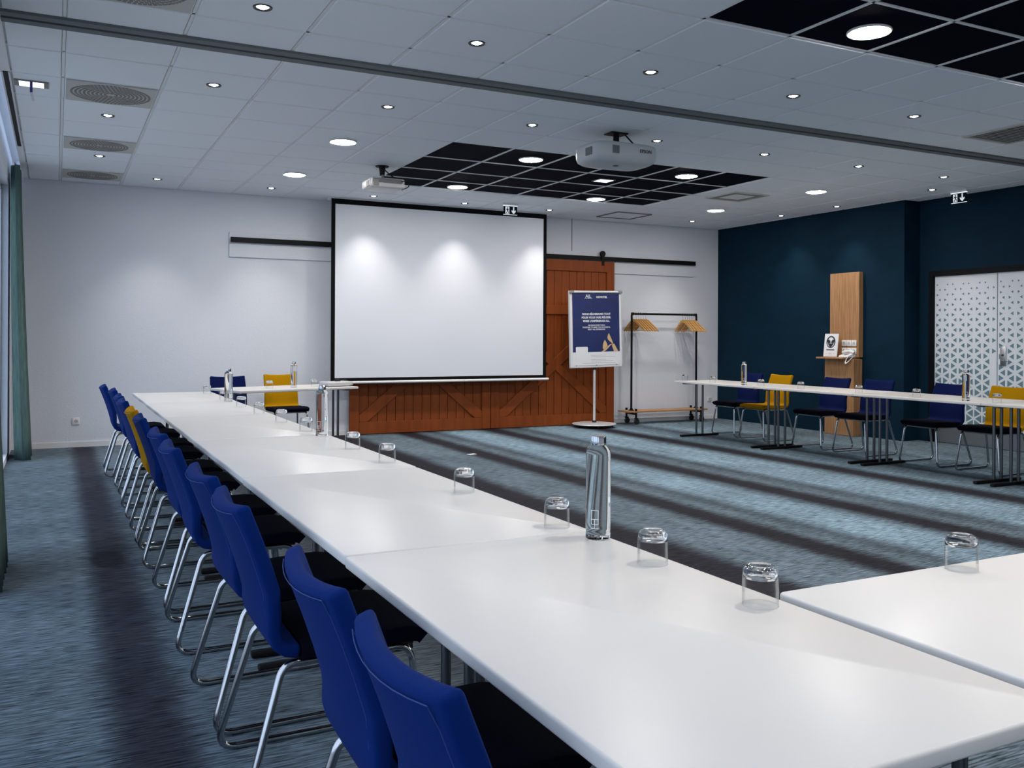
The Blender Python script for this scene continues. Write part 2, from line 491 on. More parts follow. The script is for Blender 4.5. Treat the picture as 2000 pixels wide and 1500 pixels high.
for j in range(len(ys) - 1):
    y0, y1 = ys[j], ys[j + 1]
    if abs(y0 - 5.985) < 1e-3: continue                               # the folding wall track lies here
    for i in range(len(xs) - 1):
        x0, x1 = xs[i], xs[i + 1]
        cx, cy = (x0 + x1) / 2, (y0 + y1) / 2
        dark = 3.41 < cx < 7.47 and (8.03 < cy < 10.62 or 1.5 < cy < 4.245)
        z0 = CEIL + 0.012 if dark else CEIL
        hx, hy = (x1 - x0 - BAR) / 2 - g, (y1 - y0 - BAR) / 2 - g
        if y1 < 1.6:
            far.setdefault(dark, MB()).box(cx - hx, cx + hx, cy - hy, cy + hy, z0, CEIL + 0.023)
            continue
        key = (round(hx, 3), round(hy, 3), dark)
        if key not in tmesh:
            t = MB()
            b = 0.006 if not dark else 0.001
            t.add([(-hx + b, -hy + b, z0 - CEIL), (hx - b, -hy + b, z0 - CEIL), (hx - b, hy - b, z0 - CEIL), (-hx + b, hy - b, z0 - CEIL),
                   (-hx, -hy, z0 - CEIL + b), (hx, -hy, z0 - CEIL + b), (hx, hy, z0 - CEIL + b), (-hx, hy, z0 - CEIL + b),
                   (-hx, -hy, 0.023), (hx, -hy, 0.023), (hx, hy, 0.023), (-hx, hy, 0.023)],
                  [(0, 3, 2, 1), (0, 1, 5, 4), (1, 2, 6, 5), (2, 3, 7, 6), (3, 0, 4, 7), (4, 5, 9, 8), (5, 6, 10, 9), (6, 7, 11, 10), (7, 4, 8, 11), (8, 9, 10, 11)])
            tmesh[key] = t.mesh('ceiling_tile', smooth=False)
            tmesh[key].materials.append(M['navy'] if dark else M['tile'])
        link('ceiling_tile', tmesh[key], None, ceiling, (cx, cy, CEIL))
for dark, mb in far.items():
    o = mb.build('ceiling_tile_field', M['navy'] if dark else M['tile'], ceiling, smooth=False)
    o['kind'] = 'stuff'

# folding wall track across the ceiling
tr = empty('partition_track', (5.0, 6.09, CEIL), 0, 'long grey folding-wall track with black slot crossing the ceiling', 'ceiling track')
for y0, y1 in ((-0.100, -0.018), (0.018, 0.100)):
    MB().box(-5.30, 5.49, y0, y1, -0.012, 0.03).build('flange', M['grey'], tr, bevel=0.003, seg=1)
MB().box(-5.30, 5.49, -0.018, 0.018, 0.012, 0.03).build('slot', M['black'], tr, smooth=False)

sl = empty('slot_diffuser', (-0.335, 8.8, CEIL), 0, 'black linear air slot in the ceiling edge beside the curtains', 'air vent')
MB().box(-0.012, 0.022, -1.42, 1.42, -0.004, 0.010).build('slot', M['black'], sl, smooth=False)
MB().box(-0.024, -0.012, -1.42, 1.42, -0.008, 0.010).box(0.022, 0.034, -1.42, 1.42, -0.008, 0.010).build('flange', M['white'], sl, smooth=False)

# ------------------------------------------------------------------ lamps in the ceiling
def panel_mesh():
    r = MB().lathe([(0.118, 0.0), (0.132, -0.002), (0.134, -0.010), (0.128, -0.016), (0.118, -0.014)], 40).mesh('trim_ring')
    r.materials.append(M['white'])
    d = MB().lathe([(0.0, -0.024), (0.06, -0.023), (0.10, -0.019), (0.117, -0.012), (0.119, -0.006), (0.0, -0.006)], 40, closed=False).mesh('diffuser')
    d.materials.append(M['lamp'])
    return r, d
PR, PD = panel_mesh()
def panel(x, y, label, dark=False, group='round ceiling panels'):
    e = empty('round_ceiling_light', (x, y, CEIL + (0.013 if dark else 0.0)), 0, label, 'ceiling light', group)
    link('trim_ring', PR, None, e); link('diffuser', PD, None, e)
for x, y, d, lab in [
    (2.46, 8.48, False, 'round lit panel on white ceiling by the small silver projector'),
    (2.46, 10.45, False, 'round lit panel on white ceiling above the head table'),
    (4.49, 8.44, True, 'round lit panel in the screen-end navy field, track side, nearer the windows'),
    (4.49, 10.40, True, 'round lit panel in the screen-end navy field, screen side, nearer the windows'),
    (6.54, 8.44, True, 'round lit panel in the screen-end navy field, track side, nearer the blue wall'),
    (6.54, 10.41, True, 'round lit panel in the screen-end navy field, screen side, nearer the blue wall'),
    (8.62, 8.48, False, 'round lit ceiling panel on white tile near the blue wall, farther from the screen wall'),
    (8.60, 10.41, False, 'round lit ceiling panel on white tile near the blue wall, nearer the screen wall'),
    (4.46, 3.96, True, 'large round lit panel in the navy ceiling field beyond the folding-wall track')]:
    panel(x, y, lab, d)
for x, y in [(6.48, 3.96), (4.46, 1.88), (6.48, 1.88)]:  # unseen panels, added to light the near end of the room
    panel(x, y, 'added round lit panel in the navy field outside the picture', True)
for x, y in [(2.40, 3.92), (2.40, 1.88), (8.48, 3.92), (8.48, 1.88), (2.40, -0.8), (5.1, -0.8), (8.0, -0.8)]:  # more added panels out of view, also lighting the near end
    panel(x, y, 'added round lit ceiling panel out of view, lighting the near end', False)

DR = MB().lathe([(0.030, 0.004), (0.044, -0.001), (0.052, -0.006), (0.055, -0.003), (0.055, 0.004)], 28).mesh('rim'); DR.materials.append(M['plastic'])
DB = MB().lathe([(0.0, -0.007), (0.018, -0.006), (0.030, 0.000), (0.031, 0.004)], 24).mesh('bulb'); DB.materials.append(M['bulb'])
def downlight(x, y, label, e=1.0):
    t = empty('downlight', (x, y, CEIL - 0.001), 0, label, 'downlight', 'small black-rimmed downlights')
    link('rim', DR, None, t); link('bulb', DB, None, t)
    ld = bpy.data.lights.new('downlight_lamp', 'SPOT')
    ld.energy = SPOT_E * e; ld.spot_size = R(82); ld.spot_blend = 1.0; ld.shadow_soft_size = 0.03
    ld.color = (1.0, 0.955, 0.90)
    lo = bpy.data.objects.new('downlight_lamp', ld); COL.objects.link(lo)
    lo.parent = t; lo.location = (0, 0, -0.02)
for x in (1.05, 2.40, 3.755):  # unseen row, added to brighten the near tables
    downlight(x, 1.20, 'small added downlight brightening the corner tables, outside the picture', 0.45)
for i, x in enumerate([1.05, 2.40, 3.755, 5.10, 6.46]):
    downlight(x, 5.26, '%s downlight from the windows, in the row beyond the ceiling track' % ORD[i], 0.6)
for i, x in enumerate([1.05, 2.42, 3.76, 5.11, 6.45, 7.79, 9.16]):
    downlight(x, 7.05, '%s downlight from the windows, in the row on the track\'s screen side' % ORD[i], 0.6)
downlight(0.39, 8.45, 'small downlight beside the round air grilles, between first and second grille')
downlight(0.40, 10.38, 'small downlight beside the round air grilles, between second and third grille')
for i, x in enumerate([1.08, 2.43, 3.78, 5.11, 6.47, 9.09]):
    downlight(x, 11.58, '%s downlight from the windows, in the row washing the far wall' % ORD[i], 1.0)
for i, (x, y) in enumerate([(9.86, 10.41), (9.86, 9.31), (9.80, 7.71)]):
    downlight(x, y, '%s small downlight along the blue wall, counted from the screen wall' % ORD[i], 0.7)

# ------------------------------------------------------------------ air grilles
def round_grille(x, y, hx, hy, label):
    e = empty('air_grille', (x, y, CEIL - 0.001), 0, label, 'air vent', 'round perforated air grilles')
    MB().box(-hx, hx, -hy, hy, -0.006, 0.0).build('plate', M['ventb'], e, bevel=0.002, seg=1)
    rr = min(hx, hy) * 0.90
    p = MB()
    rings = 9
    for k in range(rings):
        r = rr * (0.16 + 0.84 * k / (rings - 1))
        n = max(8, int(6 + k * 7))
        for q in range(n):
            a = 2 * math.pi * q / n
            da = 2 * math.pi / n * 0.36
            r0, r1 = r - rr * 0.032, r + rr * 0.032
            pts = [(r0 * math.cos(a - da), r0 * math.sin(a - da)), (r1 * math.cos(a - da), r1 * math.sin(a - da)),
                   (r1 * math.cos(a + da), r1 * math.sin(a + da)), (r0 * math.cos(a + da), r0 * math.sin(a + da))]
            p.prism(pts, -0.0085, -0.005)
    o = p.build('perforation', M['vent'], e, smooth=False); o['kind'] = 'stuff'
round_grille(0.376, 7.70, 0.315, 0.31, 'square air grille with round perforated disc, nearest the ceiling track on its screen side')
round_grille(0.376, 9.80, 0.315, 0.285, 'square air grille with round perforated disc, middle one over the window-side tables')
round_grille(0.376, 11.66, 0.315, 0.29, 'square air grille with round perforated disc, closest to the far white wall')
round_grille(0.376, 5.245, 0.315, 0.30, 'square air grille with round perforated disc, across the track from the screen')

def square_vent(x, y, h, label, mat, inner):
    e = empty('ceiling_vent', (x, y, CEIL - 0.001), 0, label, 'air vent')
    f = MB()
    for a0, a1, b0, b1 in ((-h, h, -h, -h + 0.035), (-h, h, h - 0.035, h), (-h, -h + 0.035, -h + 0.035, h - 0.035), (h - 0.035, h, -h + 0.035, h - 0.035)):
        f.box(a0, a1, b0, b1, -0.012, 0)
    f.build('frame', M['ventb'], e, smooth=False)
    MB().box(-h + 0.035, h - 0.035, -h + 0.035, h - 0.035, -0.004, 0).build('backing', mat, e, smooth=False)
    if inner:
        MB().box(-h * 0.55, h * 0.55, -h * 0.55, h * 0.55, -0.010, -0.004).build('centre_plate', M['grid'], e, bevel=0.003, seg=1)
    else:
        for k in range(14):
            yy = -h + 0.05 + k * (2 * h - 0.1) / 13
            MB().box(-h + 0.035, h - 0.035, yy - 0.012, yy + 0.012, -0.010, -0.004).build('slat', M['vent'], e, smooth=False)
square_vent(7.80, 5.245, 0.32, 'square slatted return-air grille in white ceiling near the blue wall', M['black'], False)
square_vent(8.03, 9.29, 0.30, 'square air diffuser with raised centre plate beside the navy ceiling field', M['vent'], True)
h = empty('ceiling_hatch', (7.74, 11.52, CEIL - 0.001), 0, 'square access hatch in the white ceiling near the far wall', 'hatch')
f = MB()
for a0, a1, b0, b1 in ((-.31, .31, -.30, -.285), (-.31, .31, .285, .30), (-.31, -.295, -.285, .285), (.295, .31, -.285, .285)):
    f.box(a0, a1, b0, b1, -0.014, 0)
f.build('frame', M['grey'], h, smooth=False)
MB().box(-.29, .29, -.28, .28, -0.004, 0).build('panel', M['tile'], h, smooth=False)

# ------------------------------------------------------------------ exit signs and emergency lights
def exit_sign(loc, rz, label):
    e = empty('exit_sign', loc, rz, label, 'exit sign', 'hanging exit signs')
    # faces -y in its own frame; hangs from z = 0
    MB().box(-0.115, 0.115, -0.02, 0.02, -0.022, 0.0).build('housing', M['white'], e, bevel=0.003, seg=1)
    MB().box(-0.105, 0.105, -0.006, 0.006, -0.150, -0.030).build('plate', M['sign'], e, smooth=False)
    MB().box(-0.112, 0.112, -0.010, 0.010, -0.034, -0.022).build('lit_edge', M['signe'], e, smooth=False)
    MB().box(-0.108, 0.108, -0.007, 0.007, -0.154, -0.150).build('lit_edge', M['signe'], e, smooth=False)
    fn = lambda a, b, h: (a, h, b)
    doorp = MB().prism([(-0.080, -0.142), (-0.080, -0.042), (-0.018, -0.042), (-0.018, -0.142)], -0.0068, -0.006, fn)
    doorp.build('door_symbol', M['signw'], e, smooth=False)
    man = MB()
    hd = [(-0.044 + 0.0085 * math.cos(a * math.pi / 5), -0.057 + 0.0085 * math.sin(a * math.pi / 5)) for a in range(10)]
    for poly in (hd, [(-0.060, -0.070), (-0.040, -0.066), (-0.036, -0.100), (-0.052, -0.102)], [(-0.060, -0.070), (-0.072, -0.090), (-0.066, -0.093), (-0.054, -0.076)],
                 [(-0.040, -0.066), (-0.022, -0.084), (-0.026, -0.089), (-0.042, -0.078)], [(-0.052, -0.100), (-0.070, -0.132), (-0.061, -0.136), (-0.042, -0.102)],
                 [(-0.046, -0.100), (-0.034, -0.116), (-0.036, -0.138), (-0.028, -0.138), (-0.025, -0.112), (-0.036, -0.098)]):
        man.prism(poly, -0.0074, -0.0068, fn)
    man.build('running_figure', M['sign'], e, smooth=False)
    ar = MB().prism([(0.041, -0.042), (0.059, -0.042), (0.059, -0.098), (0.082, -0.088), (0.082, -0.108), (0.050, -0.142), (0.018, -0.108), (0.018, -0.088), (0.041, -0.098)], -0.0068, -0.006, fn)
    ar.build('arrow', M['signw'], e, smooth=False)
exit_sign((5.70, 11.33, CEIL), 0, 'small navy exit sign hanging in front of the projection screen')
exit_sign((10.16, 7.60, CEIL), -math.pi / 2, 'small navy exit sign hanging above the white double doors')

e = empty('emergency_light', (-0.17, 7.64, CEIL), 0, 'flush lit emergency light with hanging blue and white ribbon near the curtains', 'emergency light')
MB().box(-0.115, 0.115, -0.085, 0.085, -0.010, 0).build('housing', M['vent'], e, bevel=0.003, seg=1)
MB().box(-0.082, 0.082, -0.070, 0.070, -0.013, -0.009).build('lit_panel', M['emer'], e, smooth=False)
rb = MB().box(-0.009, 0.009, -0.086, -0.084, -0.090, -0.010).build('ribbon', M['ribb'], e, smooth=False)
MB().box(-0.009, 0.009, -0.0865, -0.0835, -0.155, -0.090, Matrix.Translation((0, 0, -0.09)) @ Matrix.Rotation(R(-12), 4, 'Y') @ Matrix.Translation((0, 0, 0.09))).build('ribbon_tip', M['whitep'], rb, smooth=False)
e = empty('emergency_light', (5.86, 9.16, CEIL + 0.012), 0, 'flush lit emergency light set in the navy ceiling field', 'emergency light')
MB().box(-0.11, 0.11, -0.10, 0.10, -0.008, 0).build('housing', M['vent'], e, bevel=0.003, seg=1)
MB().box(-0.09, 0.09, -0.08, 0.08, -0.011, -0.007).build('lit_panel', M['emer'], e, smooth=False)

# ------------------------------------------------------------------ projection screen
e = empty('projection_screen', (4.97, 11.95, 0), 0, 'large white roll-down projection screen with black border', 'projection screen')
X0, X1, Z0, Z1 = -1.66, 1.66, 0.765, 3.24
MB().box(X0 + 0.055, X1 - 0.055, -0.002, 0.002, Z0 + 0.045, Z1 - 0.07).build('fabric', M['screen'], e, smooth=False)
b = MB()
b.box(X0, X1, -0.003, 0.003, Z1 - 0.07, Z1).box(X0, X1, -0.003, 0.003, Z0, Z0 + 0.045)
b.box(X0, X0 + 0.055, -0.003, 0.003, Z0 + 0.045, Z1 - 0.07).box(X1 - 0.055, X1, -0.003, 0.003, Z0 + 0.045, Z1 - 0.07)
b.build('border', M['sblack'], e, smooth=False)
MB().tube([(X0 - 0.04, 0, Z0 - 0.017), (X1 + 0.04, 0, Z0 - 0.017)], 0.019, 12).build('weight_bar', M['white'], e)
MB().box(X0 - 0.03, X1 + 0.03, 0.005, 0.09, Z1 - 0.02, CEIL).build('roller_slot', M['white'], e, smooth=False)

# ------------------------------------------------------------------ sliding barn doors and their rail
def barn(x0, x1, label):
    H = 2.585
    e = empty('barn_door', ((x0 + x1) / 2, 12.215, 0.008), 0, label, 'sliding door', 'orange-brown barn doors')
    hw = (x1 - x0) / 2
    n = 16
    pw = (2 * hw - 0.02) / n
    pm = MB().box(-pw / 2 + 0.003, pw / 2 - 0.003, 0.0, 0.020, 0.01, H - 0.01).mesh('plank', bevel=0.003, seg=1)
    pm.materials.append(M['barn'])
    for k in range(n):
        link('plank', pm, None, e, (-hw + 0.01 + pw * (k + 0.5), 0, 0))
    MB().box(-hw + 0.01, hw - 0.01, 0.016, 0.024, 0.01, H - 0.01).build('backing', M['barn'], e, smooth=False)
    sw = 0.14
    for a, b_ in ((-hw, -hw + sw), (hw - sw, hw)):
        MB().box(a, b_, -0.026, -0.0005, 0, H).build('stile', M['barn'], e, bevel=0.003, seg=1)
    for z0, z1 in ((0, 0.17), (1.73, 1.87), (H - 0.17, H)):
        MB().box(-hw + sw + 0.0005, hw - sw - 0.0005, -0.026, -0.0005, z0, z1).build('rail', M['barn'], e, bevel=0.003, seg=1)
    # X of braces between bottom rail and middle rail
    zb, zt = 0.171, 1.729
    xi = hw - sw - 0.001
    bw = 0.075
    ang = math.atan2(zt - zb, 2 * xi)
    dx, dz = bw / math.sin(ang), bw / math.cos(ang)
    fn = lambda a, c, h: (a, h, c)
    MB().prism([(-xi, zb), (-xi + dx, zb), (xi, zt - dz), (xi, zt), (xi - dx, zt), (-xi, zb + dz)], -0.0262, -0.0005, fn).build('brace', M['barn'], e, bevel=0.003, seg=1)
    zc = (zb + zt) / 2
    # the second brace is two pieces that butt against the first one
    k = dx * 1.02
    MB().prism([(-xi, zt), (-xi, zt - dz), (-k / 2 - 0.055, zc + 0.008), (0.055 - k * 0.5 + 0.01, zc + dz * 0.75), (-xi + dx, zt)], -0.0258, -0.0005, fn).build('brace', M['barn'], e, bevel=0.003, seg=1)
    MB().prism([(xi, zb), (xi, zb + dz), (k / 2 + 0.055, zc - 0.008), (-0.055 + k * 0.5 - 0.01, zc - dz * 0.75), (xi - dx, zb)], -0.0258, -0.0005, fn).build('brace', M['barn'], e, bevel=0.003, seg=1)
    for sx in (-1, 1):
        hx = sx * (hw - 0.22)
        hg = MB().box(hx - 0.022, hx + 0.022, -0.034, -0.026, H - 0.06, H + 0.10).build('hanger_strap', M['black'], e, smooth=False)
        m = Matrix.Translation((hx, -0.012, H + 0.125)) @ Matrix.Rotation(R(90), 4, 'X')
        wv = MB().lathe([(0.0, -0.014), (0.046, -0.014), (0.050, -0.006), (0.044, 0.0), (0.050, 0.006), (0.046, 0.020), (0.0, 0.020)], 24)
        wv.v = [tuple(m @ Vector(p)) for p in wv.v]
        wv.build('wheel', M['black'], hg)
barn(3.645, 5.815, 'orange-brown wooden barn door behind the screen, on the window side')
barn(5.825, 8.015, 'orange-brown wooden barn door behind the flip chart, with X braces')
e = empty('door_rail', (5.85, 12.2, 2.64), 0, 'long black sliding-door rail on a white mounting board above the barn doors', 'door rail')
MB().box(-3.82, 3.81, 0.052, 0.0795, -0.225, 0.105).build('mounting_board', M['wall'], e, bevel=0.003, seg=1)
MB().box(-3.81, 3.81, 0.003, 0.011, -0.035, 0.035).build('bar', M['black'], e, bevel=0.002, seg=1)
for k in range(9):
    x = -3.7 + k * 7.4 / 8
    MB().tube([(x, 0.009, 0), (x, 0.054, 0)], 0.012, 10).build('spacer', M['black'], e)

# ------------------------------------------------------------------ meeting tables
def table(cx, cy, L, Wd, rz, label, group):
    """long side L along its own y, width Wd along x"""
    e = empty('meeting_table', (cx, cy, 0), rz, label, 'table', group)
    r = 0.018
    hx, hy = Wd / 2, L / 2
    outl = []
    for sx, sy, a0 in ((1, 1, 0), (-1, 1, 90), (-1, -1, 180), (1, -1, 270)):
        for k in range(5):
            a = R(a0 + 22.5 * k)
            outl.append((sx * (hx - r) + r * math.cos(a), sy * (hy - r) + r * math.sin(a)))
    MB().prism(outl, TAB - 0.028, TAB).build('tabletop', M['table'], e, bevel=0.006, seg=3, angle=50)
    for s in (-1, 1):
        y = s * (hy - 0.085)
        MB().box(-0.33, 0.33, y - 0.022, y + 0.022, 0.004, 0.030).build('foot', M['black'], e, bevel=0.006, seg=2)
        MB().box(-0.28, 0.28, y - 0.03, y + 0.03, TAB - 0.048, TAB - 0.0285).build('bracket', M['legm'], e, bevel=0.004, seg=1)
        for x in (-0.055, 0.055):
            MB().tube([(x, y, 0.028), (x, y, TAB - 0.045)], 0.015, 14).build('column', M['legm'], e)
        for x in (-0.29, 0.29):
            MB().lathe([(0, 0), (0.014, 0), (0.014, 0.006), (0, 0.006)], 12, (x, y, 0)).build('glide', M['plastic'], e)
LE = [0.865, 2.330, 3.810, 5.320, 6.930, 8.480, 9.985]
for i in range(6):
    a, b = LE[i], LE[i + 1]
    n = 5 - i
    lab = ['white table standing nearest the far white wall in the window-side row', 'second white table from the far white wall in the window-side row',
           'third white table from the far white wall in the window-side row', 'fourth white table from the far white wall in the window-side row',
           'fifth white table from the far white wall in the window-side row', 'white corner table of the window-side row, joined by a crosswise table'][n]
    table(1.085 - 0.004 * n, (a + b) / 2, b - a - 0.004, 0.765, 0, lab, 'window-side tables')
table(2.245, 1.218, 1.53, 0.706, math.pi / 2, 'white table set crosswise against the corner table, one upturned glass on it', 'crosswise tables')
RE = [10.21, 8.60, 7.05, 5.535, 4.02]
for i in range(4):
    a, b = RE[i + 1], RE[i]
    lab = ['white table of the blue-wall row nearest the coat rack', 'second white table from the coat rack in the blue-wall row',
           'third white table from the coat rack in the blue-wall row', 'fourth white table from the coat rack in the blue-wall row'][i]
    table(8.09, (a + b) / 2, b - a - 0.004, 0.765, 0, lab, 'blue-wall tables')
HA = R(16)
hc = (3.21 - 0.75 * math.cos(HA) - 0.38 * math.sin(HA), 10.35 - 0.75 * math.sin(HA) + 0.38 * math.cos(HA))
table(hc[0], hc[1], 1.50, 0.76, HA + math.pi / 2, 'white head table standing askew in front of the screen end', 'head table')

# ------------------------------------------------------------------ chairs
def shell(rows, half, sag, th, n=10):
    """rows: (x, z, half-width scale, sag factor) along the side profile -> closed padded shell"""
    P = []
    m = len(rows)
    for i, (x, z, ws, sf) in enumerate(rows):
        a = rows[max(i - 1, 0)]; b = rows[min(i + 1, m - 1)]
        tx, tz = b[0] - a[0], b[1] - a[1]
        l = math.hypot(tx, tz); tx /= l; tz /= l
        nx, nz = tz, -tx                                   # points to the sitter's side for an upward run
        P.append((x, z, nx, nz, ws, sf))
    vs = []; fs = []
    for side in (1, -1):
        for i, (x, z, nx, nz, ws, sf) in enumerate(P):
            for k in range(n + 1):
                t = -1 + 2 * k / n
                s = sag * sf * (t * t)
                vs.append((x + nx * (side * th / 2 + s), t * half * ws, z + nz * (side * th / 2 + s)))
    W_ = n + 1; Q = m * W_
    for i in range(m - 1):
        for k in range(n):
            a = i * W_ + k
            fs.append((a, a + 1, a + W_ + 1, a + W_))
            fs.append((Q + a, Q + a + W_, Q + a + W_ + 1, Q + a + 1))
    for i in range(m - 1):
        a = i * W_; fs.append((a, a + W_, Q + a + W_, Q + a))
        a = i * W_ + n; fs.append((a, Q + a, Q + a + W_, a + W_))
    for k in range(n):
        fs.append((k, Q + k, Q + k + 1, k + 1))
        a = (m - 1) * W_ + k; fs.append((a, a + 1, Q + a + 1, Q + a))
    return MB().add(vs, fs), P

def make_chair(fab, thread, sfab):
    e = empty('conference_chair')
    # backrest: from the bend above the seat up to the top edge
    prof = [(-0.118, 0.452), (-0.155, 0.458), (-0.183, 0.478), (-0.198, 0.512), (-0.208, 0.56), (-0.224, 0.62), (-0.245, 0.69), (-0.269, 0.76), (-0.292, 0.82), (-0.310, 0.868)]
    rows = []
    for i, (x, z) in enumerate(prof):
        f = i / (len(prof) - 1)
        rows.append((x, z, 1.0 - 0.08 * f, min(1.0, max(0, (z - 0.47) / 0.15))))
    mb, P = shell(rows, 0.225, 0.034, 0.040)
    mb.build('backrest', fab, e, bevel=0.014, seg=3, angle=60)
    seat = [(0.262, 0.440), (0.250, 0.452), (0.20, 0.460), (0.10, 0.458), (0.0, 0.452), (-0.115, 0.452)]
    rows = [(x, z, 1.0, 0) for x, z in reversed(seat)]
    mb, _ = shell(rows, 0.225, 0.0, 0.046)
    st = mb.build('seat', sfab, e, bevel=0.012, seg=3, angle=60)
    MB().box(-0.13, 0.235, -0.205, 0.205, 0.418, 0.432).build('seat_pan', M['plastic'], e, bevel=0.004, seg=1)
    # stitched seam on the rear face, just inside the edge
    bk = [o for o in e.children if o.name.startswith('backrest')][0]
    pts = []
    def rp(i, t, up=0.0):
        x, z, nx, nz, ws, sf = P[i]
        s = 0.034 * sf * t * t
        return (x + nx * (-0.0196 + s), t * 0.225 * ws, z + nz * (-0.0196 + s) - up)
    for i in range(4, len(P) - 1): pts.append(rp(i, -0.87))
    for k in range(9): pts.append(rp(len(P) - 1, -0.87 + 1.74 * k / 8, 0.013))
    for i in range(len(P) - 2, 3, -1): pts.append(rp(i, 0.87))
    MB().tube(pts, 0.0012, 5).build('seam', thread, bk)
    # chrome sled: one closed tube loop per side, joined by two cross bars
    for s in (-1, 1):
        loop = [(0.225, s * 0.200, 0.418), (0.262, s * 0.248, 0.0115), (-0.285, s * 0.248, 0.0115), (-0.165, s * 0.205, 0.418)]
        pth = rounded_path(loop, [0.055, 0.050, 0.055, 0.055], 6, True)
        MB().tube(pth, 0.0115, 12, True).build('sled_frame', M['chrome'], e)
        for x in (-0.20, 0.17):
            MB().box(x - 0.018, x + 0.018, s * 0.248 - 0.009, s * 0.248 + 0.009, 0.0, 0.0075).build('glide', M['plastic'], e, smooth=False)
    for x in (-0.10, 0.17):
        MB().tube([(x, -0.202, 0.412), (x, 0.202, 0.412)], 0.010, 10).build('crossbar', M['chrome'], e)
    return e
PROTO = {'blue': make_chair(M['fblue'], M['seam'], M['fseat']), 'navy': make_chair(M['fnavy'], M['seam'], M['fseat']),
         'yellow': make_chair(M['fyel'], M['seamy'], M['fseat']), 'all_yellow': make_chair(M['fyel'], M['seamy'], M['fyel'])}
used = set()
def chair(kind, x, y, rz, label, group):
    o = PROTO[kind] if kind not in used else copy_tree(PROTO[kind])
    used.add(kind)
    o.location = (x, y, 0); o.rotation_euler = (0, 0, rz)
    tag(o, label, 'chair', group)
LY = [9.75, 9.00, 8.10, 7.47, 6.55, 5.90, 4.945, 4.30, 3.43, 2.815, 1.87, 1.325]
for i, y in enumerate(LY):
    k = 'yellow' if i == 4 else 'blue'
    if i == 4: lab = 'yellow upholstered chair among blue ones along the window-side tables'
    elif i < 4: lab = 'blue chair at the window-side tables, %s from the far white wall' % ORD[i]
    elif i == 11: lab = 'blue chair at the corner table where the crosswise table joins'
    else: lab = 'blue chair at the window-side tables, %s past the yellow one coming from the far wall' % ORD[i - 5]
    chair(k, 0.752 - (0.04 if i == 0 else 0) + random.uniform(-0.012, 0.012), y, R(random.uniform(-1.5, 1.5)), lab, 'chairs along the window-side tables')
RC = [('navy', 9.98), ('all_yellow', 9.40), ('navy', 8.40), ('navy', 7.73), ('navy', 6.76), ('yellow', 6.06)]
RLAB = ['navy chair at the blue-wall tables, between the coat rack and a yellow chair', 'yellow chair at the blue-wall tables, between two navy chairs near the coat rack',
        'navy chair in front of the oak wall panel, beside the yellow chair', 'navy chair at the blue-wall tables, between the oak panel and the double doors',
        'navy chair in front of the white patterned doors', 'yellow chair in front of the white patterned doors']
for (k, y), lab in zip(RC, RLAB):
    chair(k, 8.655, y, math.pi + R(random.uniform(-2, 2)), lab, 'chairs along the blue-wall tables')
chair('yellow', 2.62, 11.56, R(-86), 'yellow chair behind the head table, beside the screen', 'chairs at the head table')
chair('navy', 1.89, 11.16, R(-88), 'dark navy chair behind the head table, beside a yellow chair', 'chairs at the head table')

# ------------------------------------------------------------------ tumblers and bottles
# upturned: rim on the table, thick glass bottom uppermost
TW = MB().lathe([(0.0385, 0.0), (0.0393, 0.0), (0.0395, 0.030), (0.0392, 0.056), (0.0388, 0.0665)], 40)
TW.lathe([(0.0385, 0.0), (0.0386, 0.030), (0.0382, 0.056), (0.0375, 0.0655)], 40)
TWM = TW.mesh('wall', angle=60, recalc=False); TWM.materials.append(M['thin'])
TBM = MB().lathe([(0.0, 0.0690), (0.020, 0.0685), (0.030, 0.0665), (0.0350, 0.0630), (0.0374, 0.0600), (0.0389, 0.0610), (0.0386, 0.0690), (0.0368, 0.0780), (0.0325, 0.0845), (0.0260, 0.0880), (0.0180, 0.0870), (0.0, 0.0850)], 40).mesh('thick_bottom', angle=60)
TBM.materials.append(M['glass'])
def tumbler(x, y, label, group):
    e = empty('tumbler', (x, y, TAB), 0, label, 'glass', group)
    link('wall', TWM, None, e); link('thick_bottom', TBM, None, e)
GL = [9.62, 8.557, 7.713, 6.95, 6.191, 5.52, 4.561, 4.005, 3.115, 2.415, 1.913, 1.512]
for i, y in enumerate(GL):
    tumbler(1.38 + random.uniform(-0.006, 0.006), y, '%s upturned clear tumbler from the far white wall on the window-side tables' % ORD[i], 'tumblers on the window-side tables')
tumbler(2.055, 1.525, 'upturned clear tumbler alone on the crosswise table', 'tumbler on the crosswise table')
GR = [10.12, 9.53, 8.60, 7.93, 7.07, 6.33, 5.45]
for i, y in enumerate(GR):
    tumbler(7.83, y, '%s upturned clear tumbler from the coat rack on the blue-wall tables' % ORD[i], 'tumblers on the blue-wall tables')
for (x, y), lab in (((2.16, 10.335), 'upturned tumbler on the head table in front of the yellow chair'), ((2.72, 10.53), 'upturned tumbler on the head table beside the grey device')):
    tumbler(x, y, lab, 'tumblers on the head table')

